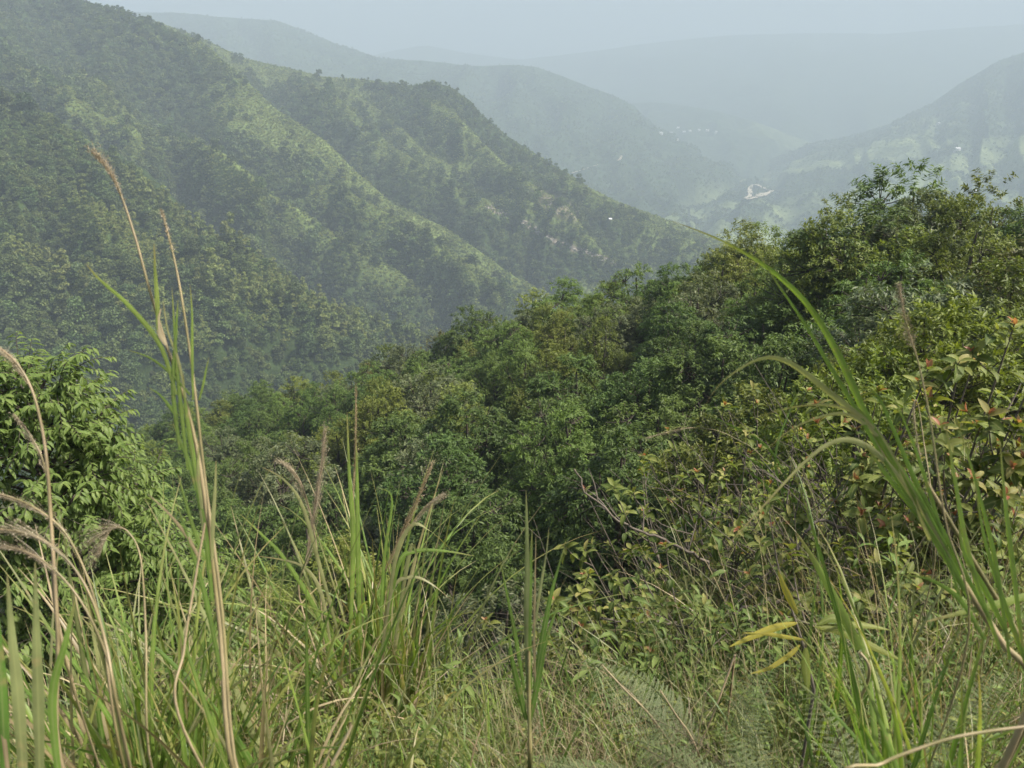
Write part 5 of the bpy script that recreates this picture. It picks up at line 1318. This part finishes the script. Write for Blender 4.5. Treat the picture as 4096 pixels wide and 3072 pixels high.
for k, (px, py, w_, lb) in enumerate([
    (661, 134, 14, 'leftmost white house of the far hamlet, at the foot of the thin mast'), (671, 133.5, 16, 'second white house from the left in the far hamlet'),
    (678, 128.5, 18, 'white house standing highest in the far hamlet'), (684, 132.5, 16, 'white house in the middle of the far hamlet, under the highest one'),
    (690, 131.5, 14, 'white house right of the middle of the far hamlet'), (699, 130.5, 14, 'small white house third from the right in the far hamlet'),
    (707, 131, 22, 'long white house second from the right in the far hamlet'), (716, 132.5, 20, 'rightmost white house of the far hamlet'), (677, 140, 16, 'white house alone below the far hamlet')]):
    house(D2 if hit(D2, px, py) is not None and (hit(D, px, py) is None or hit(D, px, py).length > hit(D2, px, py).length) else D, px, py, w_ * 0.5, 3, 5, 0.2 * k - 0.6, lb)
house(E, 957, 151, 10, 4.5, 7, 0.3, 'bright white house alone on the pale green mountain at right')
house(E, 938, 125, 9, 4, 7, 0.8, 'tiny white hut high on the pale green mountain at right')
house(E, 974, 192, 5, 2.5, 4, 0.1, 'small white hut low on the right mountain, above the skyline trees')
house(C, 610, 220, 1.8, 0.9, 1.4, 0.4, 'small white hut on the slope under the knobbed ridge')
# mast of the hamlet
pm = hit(D2, 660, 134) or hit(D, 660, 134)
e = empty('mast', pm, 'thin pale mast rising at the left end of the far hamlet', 'mast')
mb = MB(); mb.add(*tube(np.array([(0, 0, -2), (0, 0, 12), (0, 0, 22.0)]), np.array([0.8, 0.6, 0.4]), 6)); obj('pole', mb.mesh('pole', m_white), e)
mb = MB(); mb.add(*tube(np.array([(-2.0, 0, 19.5), (2.0, 0, 19.5)]), 0.25, 4)); obj('crossarm', mb.mesh('crossarm', m_white), e)

def track(name, H, pts, wid, label=None, lift=0.6, closed=False):
    P = []
    q = catmull(np.array(pts, float), len(pts) * 8)
    for px, py in q:
        p = hit(H, px, py)
        if p is not None: P.append(p)
    P = np.array([tuple(p) for p in P]); T = unit(np.gradient(P, axis=0)); sd = unit(np.cross(T, [0, 0, 1.0]))
    ww = (wid * (0.6 + 0.8 * vnoise(np.arange(len(P)) * 0.5, np.full(len(P), wid))))[:, None]
    V = np.stack([P + sd * ww * 0.5 + [0, 0, lift], P - sd * ww * 0.5 + [0, 0, lift]], 1).reshape(-1, 3)
    i = np.arange(len(P) - 1)[:, None] * 2
    F = i + np.array([[0, 1, 3, 2]])
    mb = MB(); mb.add(V, F)
    tag(obj(name, mb.mesh(name, m_track)), kind='structure')
track('dirt_track', E, [(744, 201), (748, 199.6), (750, 196), (749.5, 191), (752, 187), (755, 186), (758, 187), (762, 189), (766, 191), (769, 192)], 8, lift=4.0)
track('dirt_track', E, [(769, 192.5), (766, 194.5), (763, 196), (759, 198), (755, 198.4), (751, 199.5), (746, 201)], 17, lift=4.3)
track('road', D, [(571, 174.6), (580, 172), (590, 168.5), (598, 166)], 5, lift=3)
track('road', D, [(616.5, 162), (620, 160.5), (621, 157)], 5, lift=3)

# pale broken rock on the slopes
def rock_mesh(name, seed):
    rng = np.random.default_rng(seed)
    import bmesh
    bm = bmesh.new(); bmesh.ops.create_icosphere(bm, subdivisions=2, radius=1)
    for v in bm.verts:
        d = np.array(v.co); k = 1 + 0.25 * math.sin(d[0] * 3 + seed) + 0.2 * math.sin(d[1] * 4 + seed * 2) + rng.normal(0, 0.05)
        v.co = Vector(d * k * np.array([1, 0.8, 0.65]))
    me = bpy.data.meshes.new(name); bm.to_mesh(me); bm.free(); me.materials.append(m_rock); return me
rocks = [bpy.data.objects.new('rock', rock_mesh('rock', 5 + k)) for k in range(3)]
def debris(H, line, n, wpx, smin, smax, label):
    q = catmull(np.array(line, float), n); rr = np.random.default_rng(int(line[0][0]))
    P = []
    for px, py in q:
        p = hit(H, px + rr.normal(0, wpx * 1.6), py + rr.normal(0, wpx))
        if p is not None: P.append(tuple(p))
    P = np.array(P)
    scatter('rock_debris', P + [0, 0, 0.3], rr.integers(0, 3, len(P)), smin + (smax - smin) * rr.random(len(P)) ** 3, rocks, label=label, cat='rocks')
debris(C, [(488, 207), (502, 213), (513, 218), (524, 222), (530, 227), (540, 232), (549, 239), (558, 243), (568, 247), (575, 248), (581, 251), (590, 253), (598, 256), (606, 260), (615, 263)], 380, 1.2, 0.3, 1.3, 'streak of pale broken rock running down the slope under the knobbed ridge')
debris(C, [(532, 196), (545, 200), (556, 206), (566, 212)], 90, 4, 0.3, 1.2, 'pale stones scattered over the reddish bare patch under the knobbed ridge')
debris(A, [(38, 374), (48, 378), (58, 382), (70, 387), (80, 392), (92, 398)], 240, 4.5, 0.2, 0.75, 'pale broken rock on the bare slip behind the broad leaved tree')
for k, (px, py, s_, lb) in enumerate([(100, 402, 2.1, 'largest pale boulder below the rock slip at left'), (88, 411, 1.1, 'small pale boulder under the largest one'), (69, 378, 1.0, 'pale boulder at the top of the rock slip at left')]):
    p = hit(A, px, py)
    o = obj('boulder', rocks[k].data); o.location = p + Vector((0, 0, s_ * 0.3)); o.scale = (s_,) * 3; o.rotation_euler = (0.2, 0.1, k); tag(o, lb, 'boulder', 'pale boulders on the left slope')
# ------------------------------------------------------------------ the air
hm = bpy.data.materials.new('haze_air'); hm.use_nodes = True
hn = hm.node_tree; hn.nodes.remove(hn.nodes['Principled BSDF'])
pv = hn.nodes.new('ShaderNodeVolumePrincipled')
pv.inputs['Color'].default_value = (0.435, 0.513, 0.575, 1)
pv.inputs['Density'].default_value = HAZE_DENSITY
pv.inputs['Anisotropy'].default_value = 0.0
hn.links.new(pv.outputs[0], hn.nodes['Material Output'].inputs['Volume'])
hx = np.array([(x, y, z) for z in (BASE_Z - 30, 520) for y in (-1600, 13100) for x in (-9100, 9100)], float)
hf = np.array([(0, 2, 3, 1), (4, 5, 7, 6), (0, 1, 5, 4), (2, 6, 7, 3), (0, 4, 6, 2), (1, 3, 7, 5)])
hz = obj('haze', mesh_of('haze', hx, hf, mats=[hm]))
hz.display_type = 'BOUNDS'
tag(hz, kind='stuff', label='pale blue haze filling the whole valley', cat='haze')
